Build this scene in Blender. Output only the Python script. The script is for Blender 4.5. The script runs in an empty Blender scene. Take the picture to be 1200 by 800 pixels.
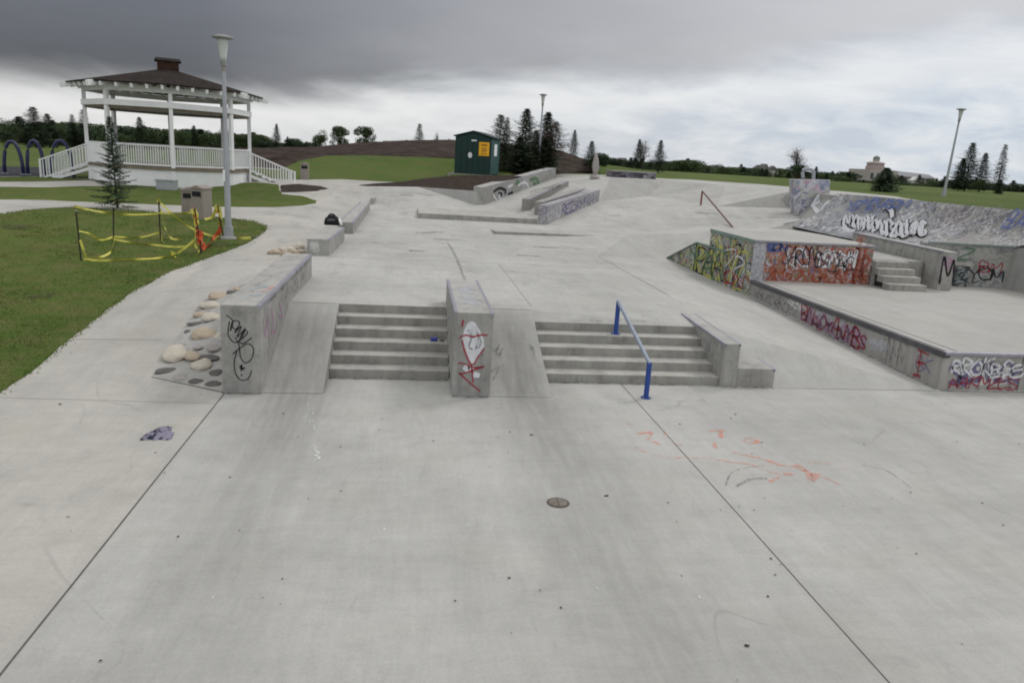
import bpy, bmesh, math, random
from mathutils import Vector, Matrix
from mathutils.geometry import delaunay_2d_cdt
random.seed(7)
scene = bpy.context.scene
C = scene.collection
PI = math.pi
# ------------------------------------------------------------------ camera survey
CAM_Z = 3.6
FPX, ROLL, HORIZON, VPX = 880.0, 0.06, 188.0, 486.0
_th = math.atan((400-HORIZON)*math.cos(ROLL)/FPX)
_R, _U, _F = Vector((1,0,0)), Vector((0,math.sin(_th),math.cos(_th))), Vector((0,math.cos(_th),-math.sin(_th)))
def _ray0(px,py):
    x,y = px-600,py-400
    u = x*math.cos(ROLL)+y*math.sin(ROLL); v = -x*math.sin(ROLL)+y*math.cos(ROLL)
    return _R*u-_U*v+_F*FPX
_d = _ray0(VPX, HORIZON+(VPX-600)*math.tan(ROLL)); _yaw = math.atan2(_d.x,_d.y)
_RZ = Matrix.Rotation(_yaw,3,'Z')
def ray(px,py): return _RZ@_ray0(px,py)
O = Vector((0,0,CAM_Z))
def W(px,py,z):                     # survey: point of known height
    r = ray(px,py); return O+r*((z-CAM_Z)/r.z)
def Wy(px,py,y):                    # survey: point of known distance
    r = ray(px,py); return O+r*(y/r.y)
def Wx(px,py,x):
    r = ray(px,py); return O+r*(x/r.x)
def Wpl(px,py,p,n):                 # point on a known wall
    r = ray(px,py); n=Vector(n); return O+r*((Vector(p)-O).dot(n)/r.dot(n))
cam = bpy.data.objects.new('camera', bpy.data.cameras.new('camera')); C.objects.link(cam); scene.camera = cam
a,b,c = (_RZ@_ray0(601,400)-_RZ@_ray0(600,400)).normalized(), (ray(600,400)-ray(600,401)).normalized(), -ray(600,400).normalized()
M = Matrix((a,b,c)).transposed().to_4x4(); M.translation = O
cam.matrix_world = M
cam.data.sensor_width = 36; cam.data.lens = 36*FPX/1200; cam.data.clip_end = 6000; cam.data.clip_start=.05
# ------------------------------------------------------------------ mesh helpers
class MB:
    def __init__(s): s.v=[]; s.f=[]; s.m=[]
    def add(s,vs,fs,mi=0):
        k=len(s.v); s.v+= [tuple(v) for v in vs]; s.f+=[tuple(k+i for i in f) for f in fs]; s.m+=[mi]*len(fs); return s
    def box(s,x0,x1,y0,y1,z0,z1,mi=0):
        return s.hexa([(x0,y0,z0),(x1,y0,z0),(x1,y1,z0),(x0,y1,z0)],[(x0,y0,z1),(x1,y0,z1),(x1,y1,z1),(x0,y1,z1)],mi)
    def hexa(s,lo,hi,mi=0):         # general prism between two rings of same count
        n=len(lo); fs=[tuple(reversed(range(n))),tuple(range(n,2*n))]
        for i in range(n): j=(i+1)%n; fs.append((i,j,n+j,n+i))
        return s.add(list(lo)+list(hi),fs,mi)
    def tube(s,pts,r,n=8,mi=0,cap=True):
        pts=[Vector(p) for p in pts]; rs = r if isinstance(r,(list,tuple)) else [r]*len(pts); vs=[];fs=[]
        for i,p in enumerate(pts):
            d=((pts[min(i+1,len(pts)-1)]-pts[max(i-1,0)])).normalized()
            a=d.cross(Vector((0,0,1)) if abs(d.z)<.95 else Vector((1,0,0))).normalized(); b=d.cross(a)
            for k in range(n): t=2*PI*k/n; vs.append(p+(a*math.cos(t)+b*math.sin(t))*rs[i])
        for i in range(len(pts)-1):
            for k in range(n): j=(k+1)%n; fs.append((i*n+k,i*n+j,(i+1)*n+j,(i+1)*n+k))
        if cap: fs.append(tuple(reversed(range(n)))); fs.append(tuple((len(pts)-1)*n+k for k in range(n)))
        return s.add(vs,fs,mi)
    def lathe(s,prof,c=(0,0,0),n=16,mi=0):
        vs=[];fs=[]; L=len(prof)
        for r,z in prof:
            for k in range(n): t=2*PI*k/n; vs.append((c[0]+r*math.cos(t),c[1]+r*math.sin(t),c[2]+z))
        for i in range(L-1):
            for k in range(n): j=(k+1)%n; fs.append((i*n+k,i*n+j,(i+1)*n+j,(i+1)*n+k))
        fs.append(tuple(reversed(range(n)))); fs.append(tuple((L-1)*n+k for k in range(n)))
        return s.add(vs,fs,mi)
    def beam(s,p,q,w,h,mi=0,up=(0,0,1)):      # rectangular bar, w sideways, h along up
        p,q,up=Vector(p),Vector(q),Vector(up); d=(q-p).normalized(); a=d.cross(up).normalized()*w/2; b=a.cross(d).normalized()*h/2
        return s.hexa([p-a-b,p+a-b,p+a+b,p-a+b],[q-a-b,q+a-b,q+a+b,q-a+b],mi)
    def build(s,name,mats,parent=None,bevel=0,smooth=False,fix=True):
        me=bpy.data.meshes.new(name); me.from_pydata([tuple(v) for v in s.v],[],s.f)
        mats = mats if isinstance(mats,(list,tuple)) else [mats]
        for m in mats: me.materials.append(m)
        me.polygons.foreach_set('material_index',s.m)
        if smooth: me.polygons.foreach_set('use_smooth',[True]*len(s.f))
        me.update()
        if fix:
            bm=bmesh.new(); bm.from_mesh(me); bmesh.ops.recalc_face_normals(bm,faces=bm.faces); bm.to_mesh(me); bm.free()
        o=bpy.data.objects.new(name,me); C.objects.link(o)
        if parent is not None: o.parent=parent
        if bevel:
            m=o.modifiers.new('bevel','BEVEL'); m.width=bevel; m.segments=2; m.limit_method='ANGLE'; m.angle_limit=math.radians(30)
        return o
def tag(o,label=None,cat=None,group=None,kind=None):
    if label: o['label']=label
    if cat: o['category']=cat
    if group: o['group']=group
    if kind: o['kind']=kind
    return o
def thing(name,loc,label,cat,group=None,rz=0):
    o=bpy.data.objects.new(name,None); C.objects.link(o); o.location=loc; o.rotation_euler=(0,0,rz); o.empty_display_size=.2
    return tag(o,label,cat,group)
def dup(root,loc,rz=0,scale=1,label=None,group=None):
    r=root.copy(); C.objects.link(r); r.location=loc; r.rotation_euler=(0,0,rz); r.scale=(scale,)*3 if not isinstance(scale,tuple) else scale
    if label: r['label']=label
    if group: r['group']=group
    for ch in list(root.children):
        c=ch.copy(); C.objects.link(c); c.parent=r
        for g in ch.children:
            d=g.copy(); C.objects.link(d); d.parent=c
    return r
def spline(pts,n=6):
    pts=[Vector(p) for p in pts]
    if len(pts)<3: return pts
    P=[pts[0]]+pts+[pts[-1]]; out=[]
    for i in range(1,len(P)-2):
        p0,p1,p2,p3=P[i-1:i+3]
        for k in range(n):
            t=k/n; out.append(.5*((2*p1)+(p2-p0)*t+(2*p0-5*p1+4*p2-p3)*t*t+(3*p1-p0-3*p2+p3)*t**3))
    out.append(pts[-1]); return out
def ribbon(mb,pts,w,n,off=.004,mi=0,smooth=True,wob=.15):
    """paint stroke on a surface with normal n"""
    n=Vector(n).normalized(); P=spline(pts) if smooth else [Vector(p) for p in pts]; vs=[];fs=[]
    for i,p in enumerate(P):
        d=P[min(i+1,len(P)-1)]-P[max(i-1,0)]
        if d.length<1e-6: d=Vector((1,0,0))
        s=n.cross(d.normalized()).normalized()*w*.5*(1+random.uniform(-wob,wob)); q=p+n*off
        vs+=[q-s,q+s]
    for i in range(len(P)-1): fs.append((2*i,2*i+1,2*i+3,2*i+2))
    mb.add(vs,fs,mi)
def blob(mb,c,ax,ay,n,off=.004,mi=0,k=14,j=.2,ex=(1,0,0)):
    n=Vector(n).normalized(); e=(Vector(ex)-n*Vector(ex).dot(n)).normalized(); g=n.cross(e); c=Vector(c)+n*off; vs=[]
    for i in range(k):
        t=2*PI*i/k; r=1+random.uniform(-j,j); vs.append(c+e*ax*r*math.cos(t)+g*ay*r*math.sin(t))
    mb.add(vs,[tuple(range(k))],mi)
GLY=[[[(0,0),(.45,1),(.9,0)],[(.15,.35),(.85,.4)]],[[(.1,0),(.1,1),(.8,.85),(.7,.6),(.1,.5),(.9,.35),(.8,.05),(.1,0)]],[[(.9,.9),(.3,1),(.1,.7),(.8,.4),(.7,.05),(.0,.1)]],[[(.1,0),(.1,1),(.8,.8),(.15,.5),(.95,0)]],[[(.9,.95),(.1,.9),(.1,.05),(.95,.05)],[(.1,.5),(.7,.5)]],[[(.1,0),(.15,1)],[(.9,1),(.15,.5),(.95,0)]],[[(.5,1),(.05,.6),(.2,.05),(.8,.1),(.95,.6),(.5,1)]],[[(.05,0),(.15,1),(.8,.1),(.9,1)]],[[(.05,1),(.9,.95),(.1,.05),(.95,0)]],[[(0,0),(.1,.95),(.5,.4),(.9,1),(1,0)]],[[(0,1),(.5,.5),(.95,1)],[(.5,.5),(.45,0)]],[[(.9,.8),(.4,1),(.05,.5),(.4,0),(.95,.2),(.6,.45)]]]
def scribble(mb,p0,u,v,n,letters,w,off=.004,mi=0,rng=None,loops=6):
    """row of hand-sprayed letters: p0 corner, u along, v up"""
    rng=rng or random; p0,u,v=Vector(p0),Vector(u),Vector(v); base=0
    for i in range(letters):
        g=rng.choice(GLY); sk=rng.uniform(-.25,.35); sz=rng.uniform(.75,1.15); dy=rng.uniform(-.12,.12)
        for st in g:
            pts=[]
            for (x,y) in st:
                x+=rng.uniform(-.1,.1); y=y*sz+dy+rng.uniform(-.1,.1); pts.append(p0+u*((i+.5+(x-.5)*1.15+sk*(y-.5))/letters)+v*y)
            if rng.random()<.35: pts.append(pts[-1]+u*(rng.uniform(.2,.6)/letters)+v*rng.uniform(-.3,.3))
            ribbon(mb,pts,w*rng.uniform(.75,1.2),n,off,mi,wob=.25)
# ------------------------------------------------------------------ material helpers
def newmat(name,rough=.9,spec=.2):
    m=bpy.data.materials.new(name); m.use_nodes=True; nt=m.node_tree; b=nt.nodes['Principled BSDF']
    b.inputs['Roughness'].default_value=rough; b.inputs['Specular IOR Level'].default_value=spec
    return m,nt,b
class NT:
    def __init__(s,nt): s.nt=nt
    def n(s,t,**k):
        o=s.nt.nodes.new(t)
        for a,v in k.items(): setattr(o,a,v)
        return o
    def l(s,a,b): s.nt.links.new(a,b)
    def setin(s,inp,v):
        if hasattr(v,'is_linked') or isinstance(v,bpy.types.NodeSocket): s.l(v,inp)
        else: inp.default_value=v
    def math(s,op,a,b=0,c=0,clamp=False):
        o=s.n('ShaderNodeMath',operation=op); o.use_clamp=clamp
        for i,v in enumerate((a,b,c)): s.setin(o.inputs[i],v)
        return o.outputs[0]
    def noise(s,vec,scale,detail=4,rough=.55,dist=0):
        o=s.n('ShaderNodeTexNoise'); s.l(vec,o.inputs['Vector']); o.inputs['Scale'].default_value=scale; o.inputs['Detail'].default_value=detail; o.inputs['Roughness'].default_value=rough; o.inputs['Distortion'].default_value=dist
        return o.outputs['Fac'],o.outputs['Color']
    def ramp(s,f,stops,interp='LINEAR'):
        o=s.n('ShaderNodeValToRGB'); o.color_ramp.interpolation=interp; s.l(f,o.inputs[0]); e=o.color_ramp.elements
        while len(e)<len(stops): e.new(.5)
        for i,(p,c) in enumerate(stops):
            e[i].position=p; e[i].color=(c,c,c,1) if isinstance(c,(int,float)) else (*c,1)
        return o.outputs[0]
    def mix(s,f,a,b,mode='MIX'):
        o=s.n('ShaderNodeMix',data_type='RGBA',blend_type=mode); s.setin(o.inputs[0],f)
        for i,v in ((6,a),(7,b)):
            if isinstance(v,tuple): v=(*v,1) if len(v)==3 else v
            s.setin(o.inputs[i],v)
        return o.outputs[2]
    def mapr(s,v,a,b,c=0,d=1):
        o=s.n('ShaderNodeMapRange'); s.setin(o.inputs[0],v)
        for i,x in enumerate((a,b,c,d)): o.inputs[i+1].default_value=x
        return o.outputs[0]
    def mapping(s,vec,scale=(1,1,1),loc=(0,0,0),rot=(0,0,0)):
        o=s.n('ShaderNodeMapping'); s.l(vec,o.inputs[0]); o.inputs['Scale'].default_value=scale; o.inputs['Location'].default_value=loc; o.inputs['Rotation'].default_value=rot
        return o.outputs[0]
def wpos(N): return N.n('ShaderNodeNewGeometry').outputs['Position']
def concrete(name,base=(.44,.435,.41),dark=.8,vert=.82,floor=False,paint=None,dirt=0):
    m,nt,b=newmat(name,.88,.25); N=NT(nt); P=wpos(N)
    big,_=N.noise(P,.35,5,.6); med,_=N.noise(P,2.3,5,.62); fine,_=N.noise(P,28,3,.7); mica,_=N.noise(P,140,2,.6)
    streak,_=N.noise(N.mapping(P,(1.6,.18,1)),1.3,5,.6,.3)
    col=N.mix(1,(*base,1),N.ramp(big,[(.3,.86),(.55,1.0),(.75,1.09)]),'MULTIPLY')
    col=N.mix(1,col,N.ramp(med,[(.3,.93),(.5,1.0),(.72,1.05)]),'MULTIPLY')
    col=N.mix(1,col,N.ramp(fine,[(.3,.95),(.7,1.05)]),'MULTIPLY')
    col=N.mix(1,col,N.ramp(mica,[(.25,.9),(.5,1.0),(.75,1.07)]),'MULTIPLY')
    col=N.mix(1,col,N.ramp(streak,[(.3,.93),(.6,1.0),(.8,1.03)]),'MULTIPLY')
    # warm blotches
    wb,_=N.noise(P,.9,3,.5); col=N.mix(N.ramp(wb,[(.5,0),(.75,.25)]),col,(base[0]*.98,base[1]*.93,base[2]*.83))
    # specks of gum and grit
    vo=N.n('ShaderNodeTexVoronoi'); N.l(P,vo.inputs['Vector']); vo.inputs['Scale'].default_value=1.05; vo.inputs['Randomness'].default_value=1
    spn,_=N.noise(P,.8,2); thr=N.mapr(spn,.45,.75,.012,.045)
    sp=N.math('LESS_THAN',vo.outputs['Distance'],thr)
    col=N.mix(N.math('MULTIPLY',sp,.6),col,(.08,.075,.07))
    geo=N.n('ShaderNodeNewGeometry'); sx=N.n('ShaderNodeSeparateXYZ'); N.l(geo.outputs['Normal'],sx.inputs[0])
    sp2=N.n('ShaderNodeSeparateXYZ'); N.l(P,sp2.inputs[0]); X,Y,Z=sp2.outputs
    # walls: rain streaks and grime, with overcast shade painted into upright faces
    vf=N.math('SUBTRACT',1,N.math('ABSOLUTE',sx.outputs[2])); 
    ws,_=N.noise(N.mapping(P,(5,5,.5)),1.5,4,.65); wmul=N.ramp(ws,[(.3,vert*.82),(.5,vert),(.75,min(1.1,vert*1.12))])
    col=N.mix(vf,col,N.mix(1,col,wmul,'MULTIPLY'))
    if dirt:
        d1,_=N.noise(P,3.1,6,.72); d2,_=N.noise(P,8,5,.7,.6)
        col=N.mix(1,col,N.ramp(d1,[(.3,1-dirt),(.5,1),(.7,1+dirt*.35)]),'MULTIPLY'); col=N.mix(N.math('MULTIPLY',N.ramp(d2,[(.56,0),(.66,1)]),dirt),col,(.20,.195,.185))
    if floor:
        def band(cx,w,y0,y1,amt,col):
            g=N.math('POWER',2.718,N.math('MULTIPLY',N.math('POWER',N.math('DIVIDE',N.math('SUBTRACT',X,cx),w),2),-1))
            yy=N.math('MULTIPLY',N.mapr(Y,y0,y0+3.5),N.mapr(Y,y1,y1-1.2))
            wn,_=N.noise(N.mapping(P,(3,.25,1)),2.2,4,.6)
            f=N.math('MULTIPLY',N.math('MULTIPLY',g,yy),N.mapr(wn,.25,.7,.35,1.2)); f=N.math('MULTIPLY',f,amt,clamp=True)
            return N.mix(f,col,(base[0]*.42,base[1]*.42,base[2]*.42))
        col=band(-1.62,.5,2.5,14.2,.26,col); col=band(1.85,.5,1.0,14.4,.30,col); col=band(-1.70,.55,7.6,13.9,.62,col); col=band(1.8,.5,8.0,13.9,.62,col); col=band(-.4,1.6,3.5,11.5,-.10,col)
        col=band(2.6,.35,1.5,11,.14,col); col=band(5.0,.6,5,11.9,.14,col)
        # curved wheel and trowel arcs
        w=N.n('ShaderNodeTexWave'); w.wave_type='RINGS'; w.inputs['Scale'].default_value=.11; w.inputs['Distortion'].default_value=5; w.inputs['Detail'].default_value=3; w.inputs['Detail Scale'].default_value=.6; N.l(P,w.inputs['Vector'])
        col=N.mix(N.math('MULTIPLY',N.ramp(w.outputs['Fac'],[(.9,0),(1,.22)]),N.ramp(med,[(.45,0),(.65,1)])),col,(.2,.2,.19))
        for sc_,wd_,am in ((.42,.0018,.20),(1.3,.004,.10)):
            f1,_=N.noise(N.mapping(P,(1,.7,1),loc=(sc_*9,3,0)),sc_,1,.4,.5); d_=N.math('ABSOLUTE',N.math('SUBTRACT',f1,.5)); mk,_=N.noise(P,.45+sc_*.3,3,.6)
            col=N.mix(N.math('MULTIPLY',N.math('MULTIPLY',N.ramp(d_,[(wd_*.6,1),(wd_*1.6,0)]),N.ramp(mk,[(.50,0),(.60,1)])),am),col,(.10,.10,.10))
        _,wv=N.noise(P,1.4,3,.6); vm=N.n('ShaderNodeVectorMath',operation='MULTIPLY_ADD'); N.l(wv,vm.inputs[0]); vm.inputs[1].default_value=(.5,.5,.5); N.l(P,vm.inputs[2])
        vc=N.n('ShaderNodeTexVoronoi'); vc.feature='DISTANCE_TO_EDGE'; N.l(vm.outputs[0],vc.inputs['Vector']); vc.inputs['Scale'].default_value=.23
        mk,_=N.noise(P,.3,2,.5); col=N.mix(N.math('MULTIPLY',N.ramp(vc.outputs['Distance'],[(.0012,.35),(.003,0)]),N.ramp(mk,[(.58,0),(.64,1)])),col,(.12,.115,.11))
        tr,_=N.noise(N.mapping(P,(7,1.1,1),rot=(0,0,.5)),1.5,3,.7,.8); tr2,_=N.noise(N.mapping(P,(1.2,6,1),rot=(0,0,.25)),1.3,3,.7,.8)
        col=N.mix(1,col,N.ramp(tr,[(.3,.955),(.5,1.0),(.7,1.04)]),'MULTIPLY'); col=N.mix(1,col,N.ramp(tr2,[(.3,.96),(.5,1.0),(.7,1.035)]),'MULTIPLY')
        pt,_=N.noise(P,.75,6,.72,.4); col=N.mix(N.ramp(pt,[(.56,0),(.72,.20)]),col,(base[0]*.62,base[1]*.61,base[2]*.58))
        dr,_=N.noise(P,5.5,5,.75); col=N.mix(N.ramp(dr,[(.62,0),(.74,.22)]),col,(base[0]*.55,base[1]*.53,base[2]*.48))
        sl_=N.mapr(sx.outputs[2],.984,.92,1,.82); cz=N.n('ShaderNodeCombineColor'); [N.l(sl_,cz.inputs[q]) for q in range(3)]; col=N.mix(N.mapr(Y,13.9,14.6),col,N.mix(1,col,cz.outputs[0],'MULTIPLY'))  # tilted banks toned darker: slope shading put into the colour
        # faint warmer walkway
        lf=N.mapr(X,-2.65,-2.75,0,.55); col=N.mix(lf,col,N.mix(1,col,(1.03,.985,.93,1),'MULTIPLY'))
        # scuffed plaza
        s2,_=N.noise(N.mapping(P,(1,.5,1)),1.1,6,.68); col=N.mix(N.math('MULTIPLY',N.ramp(s2,[(.53,0),(.7,.5)]),N.mapr(Y,13,16)),col,(.24,.24,.24))
    if paint: 
        for (scale,lo,hi,c,str_) in paint:
            pn,_=N.noise(N.mapping(P,(1,1,1.6),loc=(scale*3,lo*17,hi*5)),scale,4,.6,1.2)
            col=N.mix(N.math('MULTIPLY',N.ramp(pn,[(lo,0),(hi,1)]),str_),col,c)
    N.l(col,b.inputs['Base Color'])
    bp=N.n('ShaderNodeBump'); bp.inputs['Strength'].default_value=.35; bp.inputs['Distance'].default_value=.01
    N.l(N.math('ADD',N.math('MULTIPLY',fine,.6),mica),bp.inputs['Height']); N.l(bp.outputs[0],b.inputs['Normal'])
    return m
def flat(name,col,rough=.7,spec=.3,var=.12,scale=6,metal=0,bump=0):
    m,nt,b=newmat(name,rough,spec); N=NT(nt); P=N.n('ShaderNodeTexCoord').outputs['Object']
    f,_=N.noise(P,scale,4,.6); c=N.mix(1,(*col,1),N.ramp(f,[(.25,1-var),(.75,1+var)]),'MULTIPLY'); N.l(c,b.inputs['Base Color']); b.inputs['Metallic'].default_value=metal
    if bump:
        bp=N.n('ShaderNodeBump'); bp.inputs['Strength'].default_value=bump; bp.inputs['Distance'].default_value=.02; f2,_=N.noise(P,scale*4,3); N.l(f2,bp.inputs['Height']); N.l(bp.outputs[0],b.inputs['Normal'])
    return m
def spray(name,col,cover=.8,op=.92):
    """spray paint that wears through: alpha by noise"""
    m,nt,b=newmat(name,.75,.2); N=NT(nt); P=wpos(N); f,_=N.noise(P,9,5,.7); g,_=N.noise(P,60,2,.6)
    N.l(N.mix(1,(*col,1),N.ramp(f,[(.3,.8),(.7,1.15)]),'MULTIPLY'),b.inputs['Base Color'])
    a=N.math('ADD',N.math('MULTIPLY',f,.65),N.math('MULTIPLY',g,.35)); N.l(N.math('MULTIPLY',N.mapr(a,.5-cover*.32,.62-cover*.25),op),b.inputs['Alpha'])
    return m
def mural(name,pal,scale=2.5,cover=.6,base=(.42,.42,.40),lines=((.05,.05,.06),(.60,.60,.62))):
    """wall of layered tags: patches of colour with curling outlines over concrete"""
    m,nt,b=newmat(name,.8,.25); N=NT(nt); P=wpos(N)
    big,_=N.noise(P,1.2,5,.6); fine,_=N.noise(P,30,3,.7)
    col=N.mix(1,(*base,1),N.ramp(big,[(.3,.8),(.7,1.1)]),'MULTIPLY')
    for i,c in enumerate(pal):
        f,_=N.noise(N.mapping(P,(1,1,1.15),loc=(i*11.1,i*5.7,3+i)),scale*(1+.35*i),2,.5,1.4)
        k=.62-cover*.10+.012*i; g=N.math('MULTIPLY',N.ramp(f,[(k,0),(k+.035,1)]),N.mapr(fine,.2,.5,.6,.95)); col=N.mix(g,col,c)
    for i,c in enumerate(lines):
        f,_=N.noise(N.mapping(P,(1,1,1.2),loc=(i*5.1+2,i*3.7,7)),scale*1.5*(1+.3*i),1,.5,2.2)
        mk,_=N.noise(N.mapping(P,(1,1,1),loc=(i*2.1,9,i)),scale*.5,2,.5)
        d=N.math('ABSOLUTE',N.math('SUBTRACT',f,.5)); g=N.math('MULTIPLY',N.ramp(d,[(.02,1),(.045,0)]),N.ramp(mk,[(.44,0),(.54,1)])); col=N.mix(N.math('MULTIPLY',g,.8*min(1,cover+.2)),col,c)
    N.l(col,b.inputs['Base Color']); return m
# ------------------------------------------------------------------ materials
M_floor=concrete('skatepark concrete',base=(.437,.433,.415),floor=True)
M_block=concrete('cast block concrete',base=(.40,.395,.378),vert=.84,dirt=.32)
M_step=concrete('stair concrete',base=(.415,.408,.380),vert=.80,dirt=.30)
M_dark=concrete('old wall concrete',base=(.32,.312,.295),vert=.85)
def grassmat(name,c1,c2,c3,sc=1):
    m,nt,b=newmat(name,.95,.1); N=NT(nt); P=wpos(N)
    f,_=N.noise(P,.12*sc,5,.6); g,_=N.noise(P,1.7*sc,5,.7); h,_=N.noise(P,22,3,.8)
    col=N.mix(N.ramp(f,[(.35,0),(.65,1)]),c1,c2); col=N.mix(N.ramp(g,[(.42,0),(.72,.75)]),col,c3)
    col=N.mix(1,col,N.ramp(h,[(.25,.55),(.5,1),(.8,1.45)]),'MULTIPLY')
    _,cc=N.noise(P,.5,2); N.l(col,b.inputs['Base Color'])
    bp=N.n('ShaderNodeBump'); bp.inputs['Strength'].default_value=.9; bp.inputs['Distance'].default_value=.05; N.l(h,bp.inputs['Height']); N.l(bp.outputs[0],b.inputs['Normal']); return m
M_grass=grassmat('lawn',(.062,.105,.020),(.105,.145,.034),(.165,.150,.065))
M_field=grassmat('far field',(.060,.105,.022),(.108,.150,.038),(.13,.12,.055),.6)
M_mulch=flat('dark mulch',(.045,.034,.028),.95,.1,.5,5,bump=.8)
M_mound=flat('bare earth',(.046,.034,.029),.97,.05,.7,.9,bump=1)
M_rubber=flat('playground rubber',(.045,.047,.055),.9,.1,.2,2)
M_white=flat('white paint',(.80,.81,.82),.6,.3,.06,3)
M_whited=flat('weathered white paint',(.72,.73,.74),.7,.3,.12,2)
M_soffit=flat('soffit boards',(.20,.17,.13),.8,.2,.25,3)
M_railc=flat('worn blue grey rail',(.27,.31,.38),.4,.5,.25,9,metal=.3)
M_steel=flat('galvanised steel',(.36,.38,.41),.5,.5,.12,4,metal=.35)
M_blue=flat('blue powder coat',(.015,.055,.26),.45,.5,.15,9)
M_coping=flat('worn steel coping',(.30,.29,.34),.4,.5,.25,5,metal=.4)
M_copingdark=flat('waxed black coping',(.075,.075,.082),.5,.4,.5,2.5)
M_joint=flat('joint',(.11,.105,.10),.95,.05,.3,4)
M_jointf=flat('faint joint',(.27,.265,.25),.95,.05,.2,4)
M_bark=flat('bark',(.075,.055,.040),.95,.05,.3,8)
M_twig=flat('grey twigs',(.09,.07,.065),.95,.05,.3,8)
def leafmat(name,c1,c2):
    m,nt,b=newmat(name,.8,.15); N=NT(nt); P=wpos(N); f,_=N.noise(P,1.6,3,.7); g,_=N.noise(P,14,2,.7)
    oi=N.n('ShaderNodeObjectInfo').outputs['Random']
    col=N.mix(N.ramp(f,[(.35,0),(.65,1)]),c1,c2); col=N.mix(1,col,N.ramp(g,[(.3,.6),(.7,1.35)]),'MULTIPLY')
    mul=N.n('ShaderNodeCombineColor'); 
    for i in range(3): N.l(N.mapr(oi,0,1,.8,1.2),mul.inputs[i])
    col=N.mix(1,col,mul.outputs[0],'MULTIPLY'); N.l(col,b.inputs['Base Color']); return m
M_spruce=leafmat('spruce needles',(.028,.050,.030),(.062,.092,.048))
M_pine=leafmat('spruce needles near',(.030,.055,.032),(.075,.11,.062))
M_leaf=leafmat('broad leaves',(.038,.060,.024),(.075,.105,.042))
M_red=leafmat('rusty dying needles',(.10,.045,.030),(.07,.05,.03))
M_rock=[flat('sandstone cobble',(.42,.35,.27),.8,.2,.15,9,bump=.3),flat('pale cobble',(.50,.46,.39),.8,.2,.12,9,bump=.3),flat('dark cobble',(.11,.10,.095),.7,.3,.2,9,bump=.3),flat('grey cobble',(.33,.31,.30),.8,.2,.15,9,bump=.3)]
M_shingle_old=flat('brown shingles',(.030,.025,.023),.95,.1,.85,9,bump=.8)
def shingle():
    m,nt,b=newmat('cedar shingle rows',.95,.1); N=NT(nt); P=N.n('ShaderNodeTexCoord').outputs['Object']; s_=N.n('ShaderNodeSeparateXYZ'); N.l(P,s_.inputs[0])
    row=N.math('FRACT',N.math('MULTIPLY',s_.outputs[2],9)); f,_=N.noise(N.mapping(P,(3,3,12)),2.2,3,.7); g_,_=N.noise(P,1.2,4,.6)
    col=N.mix(N.ramp(f,[(.35,0),(.65,1)]),(.012,.010,.010),(.042,.032,.027)); col=N.mix(1,col,N.ramp(row,[(0,.45),(.25,1),(1,1.1)]),'MULTIPLY'); col=N.mix(1,col,N.ramp(g_,[(.3,.7),(.7,1.3)]),'MULTIPLY'); N.l(col,b.inputs['Base Color']); return m
M_shingle=shingle()
M_bare=spray('bare soil',(.085,.070,.040),.2,.7)
M_green=flat('dark green paint',(.005,.030,.024),.6,.35,.15,2)
M_greenl=flat('faded green paint',(.030,.085,.080),.6,.35,.2,3)
M_yellow=flat('yellow tape',(.55,.52,.09),.5,.4,.15,12)
M_orange=flat('orange netting',(.55,.10,.04),.7,.3,.2,20)
M_signy=flat('yellow sign',(.78,.42,.02),.6,.3,.1,5)
M_black=flat('black cloth',(.012,.012,.014),.7,.3,.2,9)
M_binc=flat('exposed aggregate',(.30,.27,.24),.95,.1,.3,30,bump=.5)
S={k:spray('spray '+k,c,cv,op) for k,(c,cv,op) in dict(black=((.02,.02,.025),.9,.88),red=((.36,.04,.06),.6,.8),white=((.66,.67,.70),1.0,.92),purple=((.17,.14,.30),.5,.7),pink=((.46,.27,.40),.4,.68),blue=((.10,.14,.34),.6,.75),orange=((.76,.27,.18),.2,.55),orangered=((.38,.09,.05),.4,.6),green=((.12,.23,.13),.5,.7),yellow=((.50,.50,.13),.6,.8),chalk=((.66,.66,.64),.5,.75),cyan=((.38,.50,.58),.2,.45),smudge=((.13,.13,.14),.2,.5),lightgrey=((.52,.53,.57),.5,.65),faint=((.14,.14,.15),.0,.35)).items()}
# ------------------------------------------------------------------ terrain: triangulated survey
BL=[]   # breaklines: lists of (x,y,z)
def bl(*p): BL.append([tuple(q) for q in p])
yb=13.65
# lower court and banks
bl((-200,-60,-.1),(200,-60,0)); 
bl((-200,10.5,0),(-14,10.8,0.05),(-5.75,10.9,0),(-2.7,11.1,0),(-2.17,11.1,0),(-1.29,11.1,0),(-1.28,11.1,0),(.66,11.13,0),(1.26,11.13,0),(2.25,11.15,0),(2.26,11.15,0),(5.64,11.9,0),(5.65,11.95,0),(9.5,11.95,0),(24,11.95,0),(200,12,0))
bl((-1.29,11.1,0),(-1.29,12,.318),(-1.29,yb,.9)); bl((-1.28,11.1,0),(-1.28,12,0)); bl((-1.28,12,0),(.66,12,0)); bl((.66,11.13,0),(.66,12,0))
bl((2.25,11.15,0),(2.25,12,.306),(2.25,13.32,.78),(2.25,yb,.9)); bl((2.26,11.15,0),(2.26,12,0)); bl((2.26,12,0),(5.64,12,0)); bl((5.64,11.9,0),(5.64,12,0))
bl((-2.7,11.1,0),(-2.7,13,.3),(-2.7,yb,.45),(-2.7,16.6,.88),(-2.7,20,.9),(-2.6,27,.95),tuple(W(430,243,1.0)))
bl((-2.17,11.1,0),(-2.17,yb,.9),(-2.15,16.5,.9)); bl((1.26,11.13,0),(1.26,yb,.9))
bl((-2.69,13.66,.9),(-2.17,yb,.9),(-1.29,yb,.9),(.66,yb,.9),(1.26,yb,.9),(2.25,yb,.9)); 
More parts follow.
